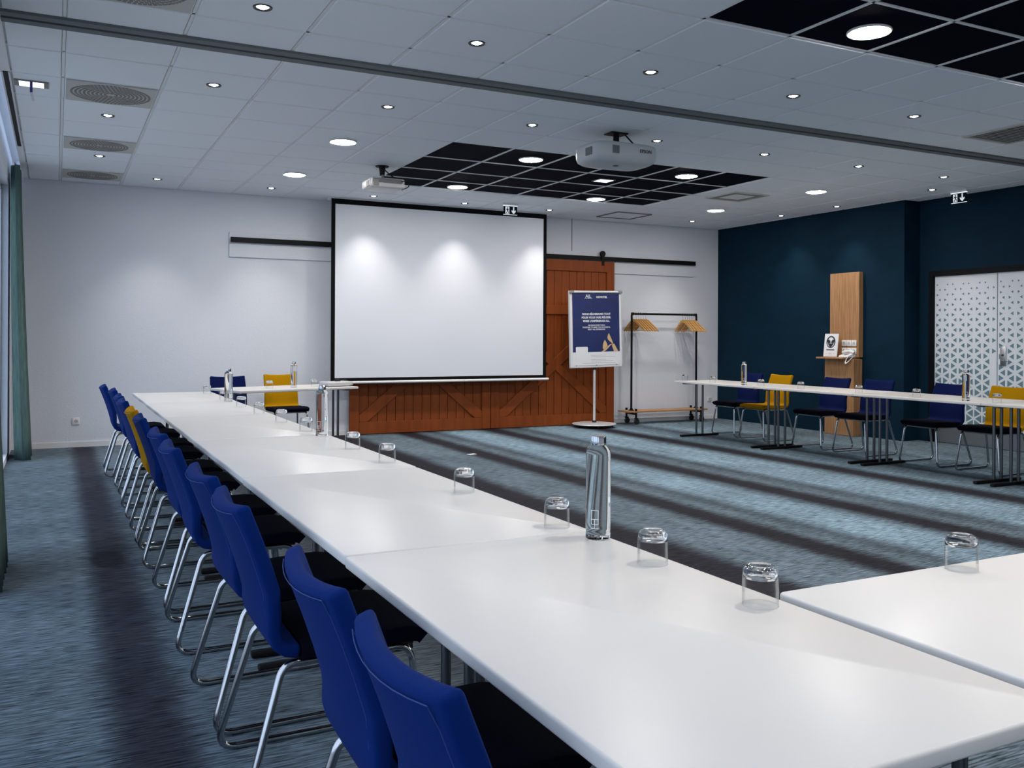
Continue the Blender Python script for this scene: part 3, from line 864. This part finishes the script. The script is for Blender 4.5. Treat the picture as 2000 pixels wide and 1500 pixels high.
bo = MB().lathe([(0.0, 0.0), (0.0335, 0.0), (0.0362, 0.004), (0.0362, 0.016), (0.0352, 0.020), (0.0358, 0.024), (0.0362, 0.040), (0.0362, 0.246), (0.0350, 0.256), (0.0310, 0.2635), (0.0235, 0.268), (0.0215, 0.274), (0.0, 0.274)], 40)
BODY = bo.mesh('body', angle=60); BODY.materials.append(M['water'])
CAP = MB().lathe([(0.0, 0.272), (0.0225, 0.272), (0.0228, 0.274), (0.0228, 0.296), (0.0215, 0.298), (0.0, 0.298)], 32).mesh('cap', angle=40); CAP.materials.append(M['chrome'])
et = MB()
def arc_strip(mb, a0, a1, z0, z1, r=0.0364):
    n = max(2, int(abs(a1 - a0) / 6) + 1)
    vs = []; fs = []
    for k in range(n + 1):
        a = R(a0 + (a1 - a0) * k / n)
        for rr in (r, r + 0.0003):
            for z in (z0, z1): vs.append((rr * math.cos(a), rr * math.sin(a), z))
    for k in range(n):
        p = k * 4
        for q in ((0, 1, 5, 4), (2, 6, 7, 3), (1, 3, 7, 5), (0, 4, 6, 2)): fs.append(tuple(p + i for i in q))
    mb.add(vs, fs)
for z in (0.034, 0.046, 0.060, 0.086):
    arc_strip(et, 205, 240, z, z + 0.0016)
for a in (205, 237):
    arc_strip(et, a, a + 3, 0.046, 0.0876)
arc_strip(et, 220, 223, 0.034, 0.062)
ETCH = et.mesh('etched_mark', smooth=False); ETCH.materials.append(M['etch'])
def bottle(x, y, label):
    e = empty('water_bottle', (x, y, TAB), 0, label, 'bottle', 'clear glass water bottles')
    link('body', BODY, None, e); link('cap', CAP, None, e); link('etched_mark', ETCH, None, e)
bottle(1.410, 2.225, 'tall clear water bottle with steel cap at the joint nearest the crosswise table')
bottle(1.405, 5.255, 'tall clear water bottle at the middle of the window-side tables')
bottle(1.385, 8.36, 'tall clear water bottle on the window-side tables nearest the far white wall')
bottle(2.455, 10.42, 'tall clear water bottle on the head table in front of the yellow chair')
bottle(7.83, 8.91, 'tall clear water bottle on the blue-wall tables near the coat rack')
bottle(7.83, 5.77, 'tall clear water bottle on the blue-wall tables in front of the patterned doors')

# flat grey device at the end of the head table
e = empty('conference_device', (2.985, 10.53, TAB), HA, 'flat grey device box with black connector at the end of the head table', 'device')
MB().box(-0.17, 0.17, -0.11, 0.11, 0.006, 0.058).build('body', M['projs'], e, bevel=0.014, seg=3)
for sx in (-1, 1):
    for sy in (-1, 1):
        MB().lathe([(0, 0), (0.012, 0), (0.012, 0.008), (0, 0.008)], 12, (sx * 0.14, sy * 0.085, 0)).build('foot', M['plastic'], e)
MB().box(-0.01, 0.045, -0.03, 0.03, 0.058, 0.078).build('connector', M['plastic'], e, bevel=0.004)
MB().tube(rounded_path([(0.04, 0, 0.068), (0.12, 0.0, 0.075), (0.195, 0.02, 0.05), (0.20, -0.02, 0.006), (0.15, -0.125, 0.006)], 0.03, 5), 0.004, 8).build('cable', M['plastic'], e)
MB().box(0.168, 0.182, -0.06, 0.06, 0.012, 0.05).build('end_panel', M['plastic'], e, smooth=False)

# ------------------------------------------------------------------ ceiling projectors
e = empty('ceiling_projector', (4.60, 6.98, CEIL), 0, 'large white ceiling projector hanging close under the tiles near the track', 'projector')
o2 = []
for k in range(28):
    a = 2 * math.pi * k / 28
    c, s = math.cos(a), math.sin(a)
    pw = 0.42
    o2.append((0.345 * math.copysign(abs(c) ** pw, c), 0.235 * math.copysign(abs(s) ** pw, s)))
vs = []; fs = []
lv = [(-0.125, 0.90), (-0.135, 0.97), (-0.16, 1.0), (-0.245, 1.0), (-0.275, 0.96), (-0.298, 0.84), (-0.305, 0.62)]
for z, s in lv: vs += [(x * s, y * s, z) for x, y in o2]
for i in range(len(lv) - 1):
    for k in range(28):
        q = (k + 1) % 28
        fs.append((i * 28 + k, i * 28 + q, (i + 1) * 28 + q, (i + 1) * 28 + k))
fs.append(tuple(range(27, -1, -1))); fs.append(tuple((len(lv) - 1) * 28 + k for k in range(28)))
MB().add(vs, fs).build('body', M['proj'], e, angle=50)
MB().box(-0.19, -0.12, -0.2385, -0.233, -0.235, -0.165).build('grille', M['grey'], e, smooth=False)
MB().box(-0.349, -0.340, -0.13, -0.03, -0.245, -0.175).build('side_grille', M['grey'], e, smooth=False)
lo = link('lettering', text_mesh('EPSON', 0.042, 0.0008, bold=0.0006), M['ink'], e, (0.165, -0.2365, -0.195), (R(90), 0, 0))
MB().box(-0.05, -0.01, -0.06, -0.02, -0.309, -0.302).build('hatch', M['plastic'], e, smooth=False)
mt = MB().box(-0.09, 0.09, -0.07, 0.07, -0.012, 0.0)
mt.build('ceiling_plate', M['black'], e, bevel=0.003, seg=1)
MB().tube([(0, 0, -0.01), (0, 0, -0.12)], 0.028, 14).build('stem', M['black'], e)
for a, b_ in ((-0.16, -0.13), (0.16, -0.13), (-0.16, 0.13), (0.16, 0.13)):
    MB().tube([(0, 0, -0.085), (a, b_, -0.132)], 0.010, 8).build('bracket_arm', M['black'], e)
MB().tube(rounded_path([(0.07, -0.04, -0.01), (0.11, -0.06, -0.06), (0.13, -0.13, -0.13)], 0.03, 4), 0.007, 8).build('cable', M['black'], e)
mm = Matrix.Translation((-0.09, 0.24, -0.205)) @ Matrix.Rotation(R(-90), 4, 'X')
ln = MB().lathe([(0.0, 0.03), (0.045, 0.03), (0.06, 0.0), (0.06, -0.04), (0, -0.04)], 24); ln.v = [tuple(mm @ Vector(p)) for p in ln.v]
ln.build('lens', M['plastic'], e)

e = empty('ceiling_projector', (3.205, 9.52, CEIL), 0, 'small silver ceiling projector on a black arm in front of the screen', 'projector')
MB().lathe([(0, 0), (0.075, 0), (0.072, -0.010), (0.045, -0.018), (0, -0.018)], 28).build('ceiling_plate', M['black'], e)
MB().tube([(0, 0, -0.015), (0, 0, -0.105)], [0.038, 0.026], 16).build('stem', M['black'], e)
MB().tube([(0, 0, -0.08), (0, -0.03, -0.15)], 0.018, 12).build('arm', M['steel'], e)
MB().box(-0.15, 0.13, -0.13, 0.09, -0.160, -0.146).build('bracket', M['black'], e, bevel=0.003, seg=1)
MB().box(-0.195, 0.195, -0.20, 0.13, -0.268, -0.158).build('body', M['projs'], e, bevel=0.022, seg=3)
MB().box(-0.17, 0.16, -0.204, -0.198, -0.215, -0.168).build('connector_panel', M['grey'], e, smooth=False)
MB().box(-0.165, -0.105, -0.207, -0.199, -0.250, -0.185).build('grille', M['vent'], e, smooth=False)
MB().box(-0.199, -0.193, -0.15, -0.05, -0.25, -0.19).build('side_grille', M['plastic'], e, smooth=False)
MB().tube(rounded_path([(0.02, 0, -0.03), (0.07, -0.04, -0.09), (0.13, -0.10, -0.148)], 0.03, 4), 0.006, 8).build('cable', M['black'], e)
MB().tube(rounded_path([(0.15, -0.205, -0.19), (0.21, -0.24, -0.18), (0.24, -0.21, -0.24), (0.17, -0.16, -0.272)], 0.03, 5), 0.005, 8).build('cable', M['black'], e)

# ------------------------------------------------------------------ flip chart with poster
e = empty('flip_chart', (7.40, 11.80, 0), R(-1), 'mobile flip chart easel with a navy poster, on a round white base', 'flip chart')
MB().lathe([(0.0, 0.075), (0.03, 0.075), (0.26, 0.068), (0.335, 0.060), (0.340, 0.050), (0.325, 0.042), (0.0, 0.042)], 44).build('base', M['frame'], e, angle=30)
for k in range(5):
    a = R(90 + 18 + 72 * k)
    x, y = 0.27 * math.cos(a), 0.27 * math.sin(a)
    wv = MB().lathe([(0.0, -0.014), (0.022, -0.014), (0.024, -0.010), (0.024, 0.010), (0.022, 0.014), (0.0, 0.014)], 18)
    m = Matrix.Translation((x, y, 0.024)) @ Matrix.Rotation(a, 4, 'Z') @ Matrix.Rotation(R(90), 4, 'X')
    wv.v = [tuple(m @ Vector(p)) for p in wv.v]
    wv.build('castor', M['plastic'], e)
MB().tube([(0, 0, 0.07), (0, 0, 1.02)], 0.020, 18).build('pole', M['frame'], e)
MB().lathe([(0.0, 0.075), (0.034, 0.075), (0.030, 0.105), (0.0, 0.105)], 20).build('collar', M['plastic'], e)
MB().lathe([(0.0, 0.885), (0.027, 0.885), (0.027, 0.945), (0.0, 0.945)], 20).build('clamp', M['plastic'], e)
tilt = R(-1.3)
bd = MB().box(-0.462, 0.462, -0.020, 0.0, -0.578, 0.578).build('board', M['whitep'], e, (0, -0.022, 1.512), (0, tilt, 0), bevel=0.004, seg=1)
for (a0, a1, b0, b1) in ((-0.47, -0.455, -0.585, 0.585), (0.455, 0.47, -0.585, 0.585), (-0.47, 0.47, -0.590, -0.575)):
    MB().box(a0, a1, -0.026, 0.004, b0, b1).build('edge_strip', M['frame'], bd, smooth=False)
MB().tube([(-0.44, -0.030, 0.566), (0.44, -0.030, 0.566)], 0.020, 12).build('clamp_bar', M['frame'], bd)
for s in (-1, 1):
    MB().box(s * 0.43 - 0.035, s * 0.43 + 0.035, -0.055, -0.005, 0.548, 0.585).build('clamp_end', M['vent'], bd, bevel=0.005)
for x in (-0.36, 0.0, 0.36):
    MB().lathe([(0, 0), (0.008, 0), (0.008, 0.006), (0, 0.006)], 10).build('rivet', M['grey'], bd, (x, -0.021, -0.556), (R(90), 0, 0))
po = empty('poster', (7.40, 11.80, 0), R(-1), 'navy hotel poster with white lettering and gold letter A, clipped on the flip chart', 'poster')
B = MB().box(-0.418, 0.418, -0.0265, -0.0245, -0.555, 0.545)
sh = B.build('sheet', M['whitep'], po, (0, -0.022, 1.512), (0, tilt, 0), smooth=False)
MB().box(-0.418, 0.418, -0.0275, -0.0265, -0.353, 0.545).build('navy_print', M['poster'], sh, smooth=False)
def ptext(s, x, z, size, mat='whitep', bold=0.0, align='CENTER', parent=sh):
    return link('lettering', text_mesh(s, size, 0.0004, align, bold), M[mat], parent, (x, -0.0282, z), (R(90), 0, 0))
ptext('A|L', -0.135, 0.500, 0.070, bold=0.0016)
ptext('ACCOR LIVE LIMITLESS', -0.135, 0.465, 0.014)
ptext('NOVOTEL', 0.105, 0.487, 0.042, bold=0.0018)
for s, z in (('NOUS R\u00c9UNISSONS TOUT', 0.228), ('POUR VOUS FAIRE R\u00c9USSIR.', 0.174), ('VIVEZ L\u2019EXP\u00c9RIENCE ALL.', 0.120)):
    ptext(s, 0.005, z, 0.0425, bold=0.0014)
for s, z in (('WE BRING EVERYTHING', 0.056), ('TOGETHER TO MAKE YOU SUCCESSFUL.', 0.024), ('ENJOY ALL EXPERIENCES.', -0.008)):
    ptext(s, 0.005, z, 0.0275, bold=0.0006)
fn = lambda a, b, h: (a, h, b)
lg = MB()
lg.prism([(0.222, -0.070), (0.205, -0.100), (0.198, -0.135), (0.204, -0.165), (0.285, -0.232), (0.300, -0.220), (0.232, -0.082)], -0.0285, -0.0272, fn)
lg.prism([(0.292, -0.238), (0.318, -0.232), (0.392, -0.350), (0.312, -0.350), (0.278, -0.262)], -0.0285, -0.0272, fn)
lg.prism([(0.150, -0.168), (0.128, -0.205), (0.112, -0.255), (0.113, -0.300), (0.128, -0.322), (0.165, -0.296), (0.198, -0.262), (0.185, -0.225)], -0.0285, -0.0272, fn)
lg.prism([(0.085, -0.352), (0.120, -0.330), (0.170, -0.298), (0.225, -0.252), (0.262, -0.236), (0.300, -0.234), (0.255, -0.252), (0.215, -0.290), (0.170, -0.330), (0.132, -0.352)], -0.0288, -0.0272, fn)
lg.build('gold_letter', M['gold'], sh, smooth=False)
rr = []
for sx, sz, a0 in ((1, 1, 0), (-1, 1, 90), (-1, -1, 180), (1, -1, 270)):
    for k in range(4):
        a = R(a0 + 30 * k); rr.append((-0.262 + sx * 0.090 + 0.015 * math.cos(a), -0.375 + sz * 0.090 + 0.015 * math.sin(a)))
MB().prism(rr, -0.0290, -0.0268, fn).build('blank_label', M['whitep'], sh, smooth=False)
for x0, x1, z in ((-0.10, 0.16, -0.405), (-0.10, 0.34, -0.428), (-0.10, 0.17, -0.470), (-0.10, 0.30, -0.492), (-0.25, 0.34, -0.522)):
    MB().box(x0, x1, -0.0272, -0.0266, z - 0.003, z + 0.003).build('small_print', M['faint'], sh, smooth=False)

# ------------------------------------------------------------------ coat rack and hangers
RX0, RX1, RY = 8.235, 9.530, 12.02
e = empty('coat_rack', ((RX0 + RX1) / 2, RY, 0), 0, 'black pipe coat rack on castors with wooden base plank', 'coat rack')
hx = (RX1 - RX0) / 2
MB().box(-hx - 0.15, hx + 0.12, -0.16, 0.16, 0.190, 0.214).build('plank', M['oakx'], e, bevel=0.004, seg=1)
MB().tube(rounded_path([(-hx, 0, 0.214), (-hx, 0, 1.765), (hx, 0, 1.765), (hx, 0, 0.214)], 0.03, 5), 0.017, 12).build('pipe', M['black'], e)
for s in (-1, 1):
    MB().lathe([(0, 0.212), (0.045, 0.212), (0.045, 0.222), (0.026, 0.226), (0.024, 0.245), (0, 0.245)], 20, (s * hx, 0, 0)).build('flange', M['black'], e)
    MB().tube([(s * hx - 0.03 if s > 0 else s * hx - 0.0, 0, 1.765), (s * hx + (0.0 if s > 0 else 0.03), 0, 1.765)], 0.023, 12).build('elbow', M['black'], e)
    MB().tube([(s * hx, -0.14, 0.165), (s * hx, 0.14, 0.165)], 0.015, 10).build('axle_pipe', M['black'], e)
    for t in (-1, 1):
        x, y = s * hx + 0.0, t * 0.135
        MB().tube([(x, y, 0.165), (x, y, 0.250)], 0.019, 10).build('pipe_stub', M['black'], e)
        MB().tube([(x, y, 0.10), (x, y, 0.175)], 0.017, 10).build('castor_stem', M['black'], e)
        MB().box(x - 0.022, x + 0.030, y - 0.026, y + 0.026, 0.085, 0.105).build('castor_fork', M['black'], e, bevel=0.004, seg=1)
        wv = MB().lathe([(0.0, -0.018), (0.040, -0.018), (0.046, -0.010), (0.046, 0.010), (0.040, 0.018), (0.0, 0.018)], 22)
        m = Matrix.Translation((x + 0.014, y, 0.046)) @ Matrix.Rotation(R(90), 4, 'X')
        wv.v = [tuple(m @ Vector(p)) for p in wv.v]
        wv.build('castor', M['plastic'], e)
# hanger: in its own y-z plane, hook centre at origin
def make_hanger():
    h = empty('coat_hanger')
    up = [(-0.225, -0.262), (-0.19, -0.225), (-0.12, -0.160), (-0.05, -0.098), (0.0, -0.080), (0.05, -0.098), (0.12, -0.160), (0.19, -0.225), (0.225, -0.262)]
    dn = [(0.220, -0.288), (0.18, -0.268), (0.11, -0.205), (0.05, -0.150), (0.0, -0.132), (-0.05, -0.150), (-0.11, -0.205), (-0.18, -0.268), (-0.220, -0.288)]
    MB().prism(up + dn, -0.006, 0.006, lambda a, b, hh: (hh + 0.25 * a * a * 2, a, b)).build('shoulders', M['hang'], h, bevel=0.004, seg=1)
    MB().tube([(0.018, -0.19, -0.268), (0.018, 0.19, -0.268)], 0.006, 8).build('trouser_bar', M['hang'], h)
    p = [(0, 0, -0.082), (0, 0, -0.045)]
    for k in range(0, 9):
        a = R(-90 + 30 * k)
        p.append((0, 0.0225 * math.cos(a), 0.0 + 0.0225 * math.sin(a)))
    p = [(0, 0, -0.085), (0, 0, -0.035)] + [(0, 0.0225 * math.cos(R(t)), 0.0225 * math.sin(R(t))) for t in range(-60, 181, 24)]
    MB().tube(p, 0.0022, 8).build('hook', M['chrome'], h)
    return h
HG = make_hanger()
first = True
for grp, xs_, lab in (('hangers at the flip-chart end', [8.275 + 0.046 * k for k in range(6)], 'wooden coat hanger in the bunch at the flip-chart end of the rack'),
                      ('hangers at the blue-wall end', [9.255 + 0.046 * k for k in range(6)], 'wooden coat hanger in the bunch at the blue-wall end of the rack')):
    for q, x in enumerate(xs_):
        o = HG if first else copy_tree(HG)
        first = False
        o.location = (x, RY, 1.765); o.rotation_euler = (0, 0, R((20 if x < 9 else 9) + (q - 2.5) * 2.2 + random.uniform(-3, 3)))
        tag(o, lab, 'coat hanger', grp)

# ------------------------------------------------------------------ oak panel with shelf, phone, sockets, certificate
e = empty('oak_wall_panel', (XR, 9.405, 0), 0, 'tall oak veneer panel with a shelf standing against the blue wall', 'wall panel')
MB().box(-0.085, -0.001, -0.267, 0.267, 1.115, 2.325).build('upper_panel', M['oak'], e, bevel=0.003, seg=1)
MB().box(-0.185, -0.013, -0.267, 0.267, 0.002, 1.090).build('lower_cabinet', M['oak'], e, bevel=0.003, seg=1)
MB().box(-0.335, -0.001, -0.215, 0.292, 1.091, 1.114).build('shelf', M['oak'], e, bevel=0.003, seg=1)
c = empty('framed_notice', (9.985, 9.535, 1.1145), R(-93), 'white framed notice with a dark round emblem on the oak shelf', 'notice')
lean = R(-6)
fr = MB().box(-0.135, 0.135, -0.012, 0.0, 0.001, 0.335).build('frame', M['white'], c, (0, 0, 0.001), (lean, 0, 0), bevel=0.004, seg=1)
MB().box(-0.118, 0.118, -0.0135, -0.012, 0.016, 0.320).build('sheet', M['whitep'], fr, smooth=False)
fnv = lambda a, b, h: (a, h, b)
def disc(r, cx, cz, n=32): return [(cx + r * math.cos(2 * math.pi * k / n), cz + r * math.sin(2 * math.pi * k / n)) for k in range(n)]
em = MB().prism(disc(0.088, 0, 0.215), -0.0142, -0.0135, fnv).build('emblem_disc', M['ink'], fr, smooth=False)
ew = MB()
ew.prism([(-0.055, 0.252), (-0.028, 0.278), (0.0, 0.284), (0.028, 0.278), (0.055, 0.252), (0.03, 0.246), (0.012, 0.228), (0.0, 0.236), (-0.012, 0.228), (-0.03, 0.246)], -0.0150, -0.0142, fnv)
ew.prism(disc(0.013, 0, 0.214, 16), -0.0150, -0.0142, fnv)
ew.prism([(-0.030, 0.198), (0.030, 0.198), (0.024, 0.192), (-0.024, 0.192)], -0.0150, -0.0142, fnv)
for s in (-1, 1):
    ew.prism([(s * 0.068, 0.208), (s * 0.060, 0.208), (s * 0.046, 0.172), (s * 0.020, 0.150), (s * 0.026, 0.144), (s * 0.056, 0.166)], -0.0150, -0.0142, fnv)
ew.build('emblem_figure', M['whitep'], em, smooth=False)
MB().box(-0.078, 0.078, -0.0142, -0.0135, 0.094, 0.108).build('title_bar', M['ink'], fr, smooth=False)
for x0, x1, z in ((-0.088, -0.062, 0.042), (0.062, 0.088, 0.042), (-0.03, 0.03, 0.048), (-0.035, 0.035, 0.036)):
    MB().box(x0, x1, -0.0141, -0.0135, z, z + 0.006).build('small_print', M['faint'], fr, smooth=False)
MB().box(-0.02, 0.02, 0.003, 0.060, 0.001, 0.012).build('easel_foot', M['white'], c, smooth=False)

PLM = MB().box(-0.012, 0.0, -0.042, 0.042, -0.042, 0.042).mesh('plate', bevel=0.004, seg=2); PLM.materials.append(M['white'])
PHM = MB().lathe([(0, 0.0), (0.022, 0.0), (0.022, 0.002), (0.019, 0.002), (0.018, -0.004), (0, -0.004)], 20)
PHM.v = [(-0.0125 - z, x, y) for x, y, z in PHM.v]
PHM = PHM.mesh('socket_face'); PHM.materials.append(M['ventb'])
def socket(loc, rz, label, group):
    s = empty('wall_socket', loc, rz, label, 'socket', group)
    link('plate', PLM, None, s); link('socket_face', PHM, None, s)
    for k in (-1, 1):
        MB().box(-0.0165, -0.0125, k * 0.009 - 0.002, k * 0.009 + 0.002, -0.002, 0.002).build('pin_hole', M['plastic'], s, smooth=False)
for r_, z in enumerate((1.315, 1.205)):
    for k, y in enumerate((9.395, 9.305, 9.215)):
        socket((XR - 0.085, y, z), 0, 'white wall socket on the oak panel, %s row, %s from the framed notice' % (('upper', 'lower')[r_], ORD[k]), 'sockets on the oak panel')
socket((0.225, YW, 0.318), R(90), 'white wall socket low on the far white wall near the curtain', 'sockets on the far wall')
socket((10.02, YW, 0.335), R(90), 'white wall socket low on the far wall in the corner beside the blue wall', 'sockets on the far wall')

t = empty('telephone', (10.005, 9.250, 1.1145), R(-90), 'white desk telephone with curled cord on the oak shelf', 'telephone')
MB().add([(-0.09, -0.075, 0.0), (0.09, -0.075, 0.0), (0.09, 0.075, 0.0), (-0.09, 0.075, 0.0), (-0.085, -0.07, 0.025), (0.085, -0.07, 0.025), (0.085, 0.07, 0.065), (-0.085, 0.07, 0.065)],
         [(0, 3, 2, 1), (4, 5, 6, 7), (0, 1, 5, 4), (1, 2, 6, 5), (2, 3, 7, 6), (3, 0, 4, 7)]).build('body', M['white'], t, bevel=0.006, seg=2)
MB().tube([(-0.105, 0.03, 0.066), (-0.07, 0.03, 0.080), (0.0, 0.03, 0.088), (0.07, 0.03, 0.080), (0.105, 0.03, 0.066)], [0.018, 0.022, 0.014, 0.022, 0.018], 12).build('handset', M['white'], t)
for i in range(3):
    for j in range(4):
        MB().box(-0.03 + i * 0.026, -0.012 + i * 0.026, -0.058 + j * 0.02, -0.046 + j * 0.02, 0.024 + j * 0.0055, 0.0345 + j * 0.0055).build('key', M['vent'], t, smooth=False)
cp = []
for k in range(150):
    f = k / 149
    a = math.pi * (1 - f) * 1.0
    cx, cz = 0.098 + 0.030 * math.cos(a) + 0.012, 0.035 - 0.115 * math.sin(a)
    q = k * 0.9
    cp.append((cx + 0.006 * math.cos(q), -0.155 * math.sin(a) ** 0.6 * 1.0 + 0.006 * math.sin(q) + (0.03 * f), cz + 0.006 * math.sin(q)))
MB().tube(cp, 0.0028, 6).build('cord', M['white'], t)

# ------------------------------------------------------------------ white double door with triangle print
tag(MB().box(XR2 - 0.012, XR2 + 0.16, DY1, DY1 + 0.06, 0, DZ + 0.07).box(XR2 - 0.012, XR2 + 0.16, DY0 - 0.06, DY0, 0, DZ + 0.07)
    .box(XR2 - 0.012, XR2 + 0.16, DY0, DY1, DZ, DZ + 0.07).build('trim_4', M['darkf'], smooth=False), 'black frame of the double doors', kind='structure')
def door(name, y0, y1, handle):
    d = empty(name, (XR2 + 0.03, (y0 + y1) / 2, 0), 0, 'white door leaf with grey-teal triangle pattern', None, None, 'structure')
    hy = (y1 - y0) / 2 - 0.004
    MB().box(0, 0.05, -hy, hy, 0.008, DZ - 0.004).build('leaf', M['door'], d, bevel=0.002, seg=1)
    MB().box(-0.003, 0.0, -hy + 0.004, hy - 0.004, 0.012, 0.225).build('kick_plate', M['steel'], d, smooth=False)
    s = 0.134; wcol = s * math.sqrt(3) / 2
    tr_ = MB()
    ncol = int(2 * hy / wcol) + 2
    for c in range(ncol):
        for r_ in range(40):
            zc = 0.225 + r_ * s / 2
            left = (c + r_) % 2 == 0
            # triangle of the tiling: columns between y lines, apex alternating
            yc0 = hy - c * wcol
            yc1 = yc0 - wcol
            if left: pts = [(yc0, zc - s / 2), (yc0, zc + s / 2), (yc1, zc)]
            else: pts = [(yc1, zc - s / 2), (yc1, zc + s / 2), (yc0, zc)]
            gy = sum(p[0] for p in pts) / 3; gz = sum(p[1] for p in pts) / 3
            f = (DZ - 0.06 - gz) / (DZ - 0.30)
            if f < 0: continue
            k = 0.17 + 0.60 * min(1, f) ** 0.85
            pts = [(gy + (a - gy) * k, gz + (b - gz) * k) for a, b in pts]
            if any(abs(p[0]) > hy - 0.004 or p[1] < 0.228 or p[1] > DZ - 0.01 for p in pts): continue
            tr_.add([(-0.0012, a, b) for a, b in pts] + [(0.0005, a, b) for a, b in pts], [(0, 1, 2), (3, 5, 4), (0, 3, 4, 1), (1, 4, 5, 2), (2, 5, 3, 0)])
    o = tr_.build('triangle_print', M['tri'], d, smooth=False); o['kind'] = 'stuff'
    if handle:
        yy = hy - 0.075
        pl = MB().box(-0.012, 0.0, yy - 0.042, yy + 0.036, 1.045, 1.290).build('lock_plate', M['steel'], d, bevel=0.010, seg=2)
        MB().tube(rounded_path([(-0.01, yy, 1.115), (-0.055, yy, 1.115), (-0.055, yy - 0.115, 1.115)], 0.012, 4), 0.009, 10).build('handle', M['chrome'], pl)
        MB().lathe([(0, -0.004), (0.014, -0.004), (0.014, 0.004), (0, 0.004)], 16).build('reader', M['plastic'], pl, (-0.013, yy, 1.18), (0, R(90), 0))
door('door_1', DYM + 0.002, DY1, False)
door('door_2', DY0, DYM - 0.002, True)

# ------------------------------------------------------------------ curtains
def curtain(y0, y1, xt, xb, amp, n, label, flare):
    vs = []; fs = []
    NY, NZ = n * 8, 14
    for k in range(NZ + 1):
        z = 0.012 + (CEIL - 0.05) * k / NZ
        f = 1 - k / NZ
        for i in range(NY + 1):
            t = i / NY
            a = amp * (0.55 + 0.45 * f)
            x = xt + (xb - xt) * f ** 1.4 + a * math.sin(2 * math.pi * n * t + 0.4 * math.sin(5 * t))
            y = y0 + (y1 - y0) * t + flare * f * (t - 0.5) + 0.3 * a * math.sin(4 * math.pi * n * t)
            vs.append((x, y, z))
    for k in range(NZ):
        for i in range(NY):
            a = k * (NY + 1) + i
            fs.append((a, a + 1, a + NY + 2, a + NY + 1))
    e = empty('curtain', (0, 0, 0), 0, label, 'curtain', 'green window curtains')
    o = MB().add(vs, fs).build('drape', M['curt'], e, angle=180, recalc=False)
    sd = o.modifiers.new('thickness', 'SOLIDIFY'); sd.thickness = 0.004; sd.offset = 0
    MB().tube([(xt, y0 - 0.05, CEIL - 0.02), (xt, y1 + 0.05, CEIL - 0.02)], 0.010, 8).build('track', M['white'], e)
    return e
curtain(11.10, 11.72, -0.400, -0.318, 0.084, 4, 'green curtain drawn together in the corner by the far white wall', 0.10)
curtain(5.45, 6.20, -0.395, -0.290, 0.045, 6, 'green curtain gathered between two windows along the window-side tables', 0.10)

# paper scrap on the carpet
a = Vector((4.30, 9.55, 0))
tag(MB().box(-0.055, 0.055, -0.03, 0.03, 0.0005, 0.003).build('paper_scrap', M['whitep'], None, (4.35, 9.62, 0), (0, 0, R(20)), smooth=False), 'tiny white paper scrap lying on the striped carpet', 'paper')
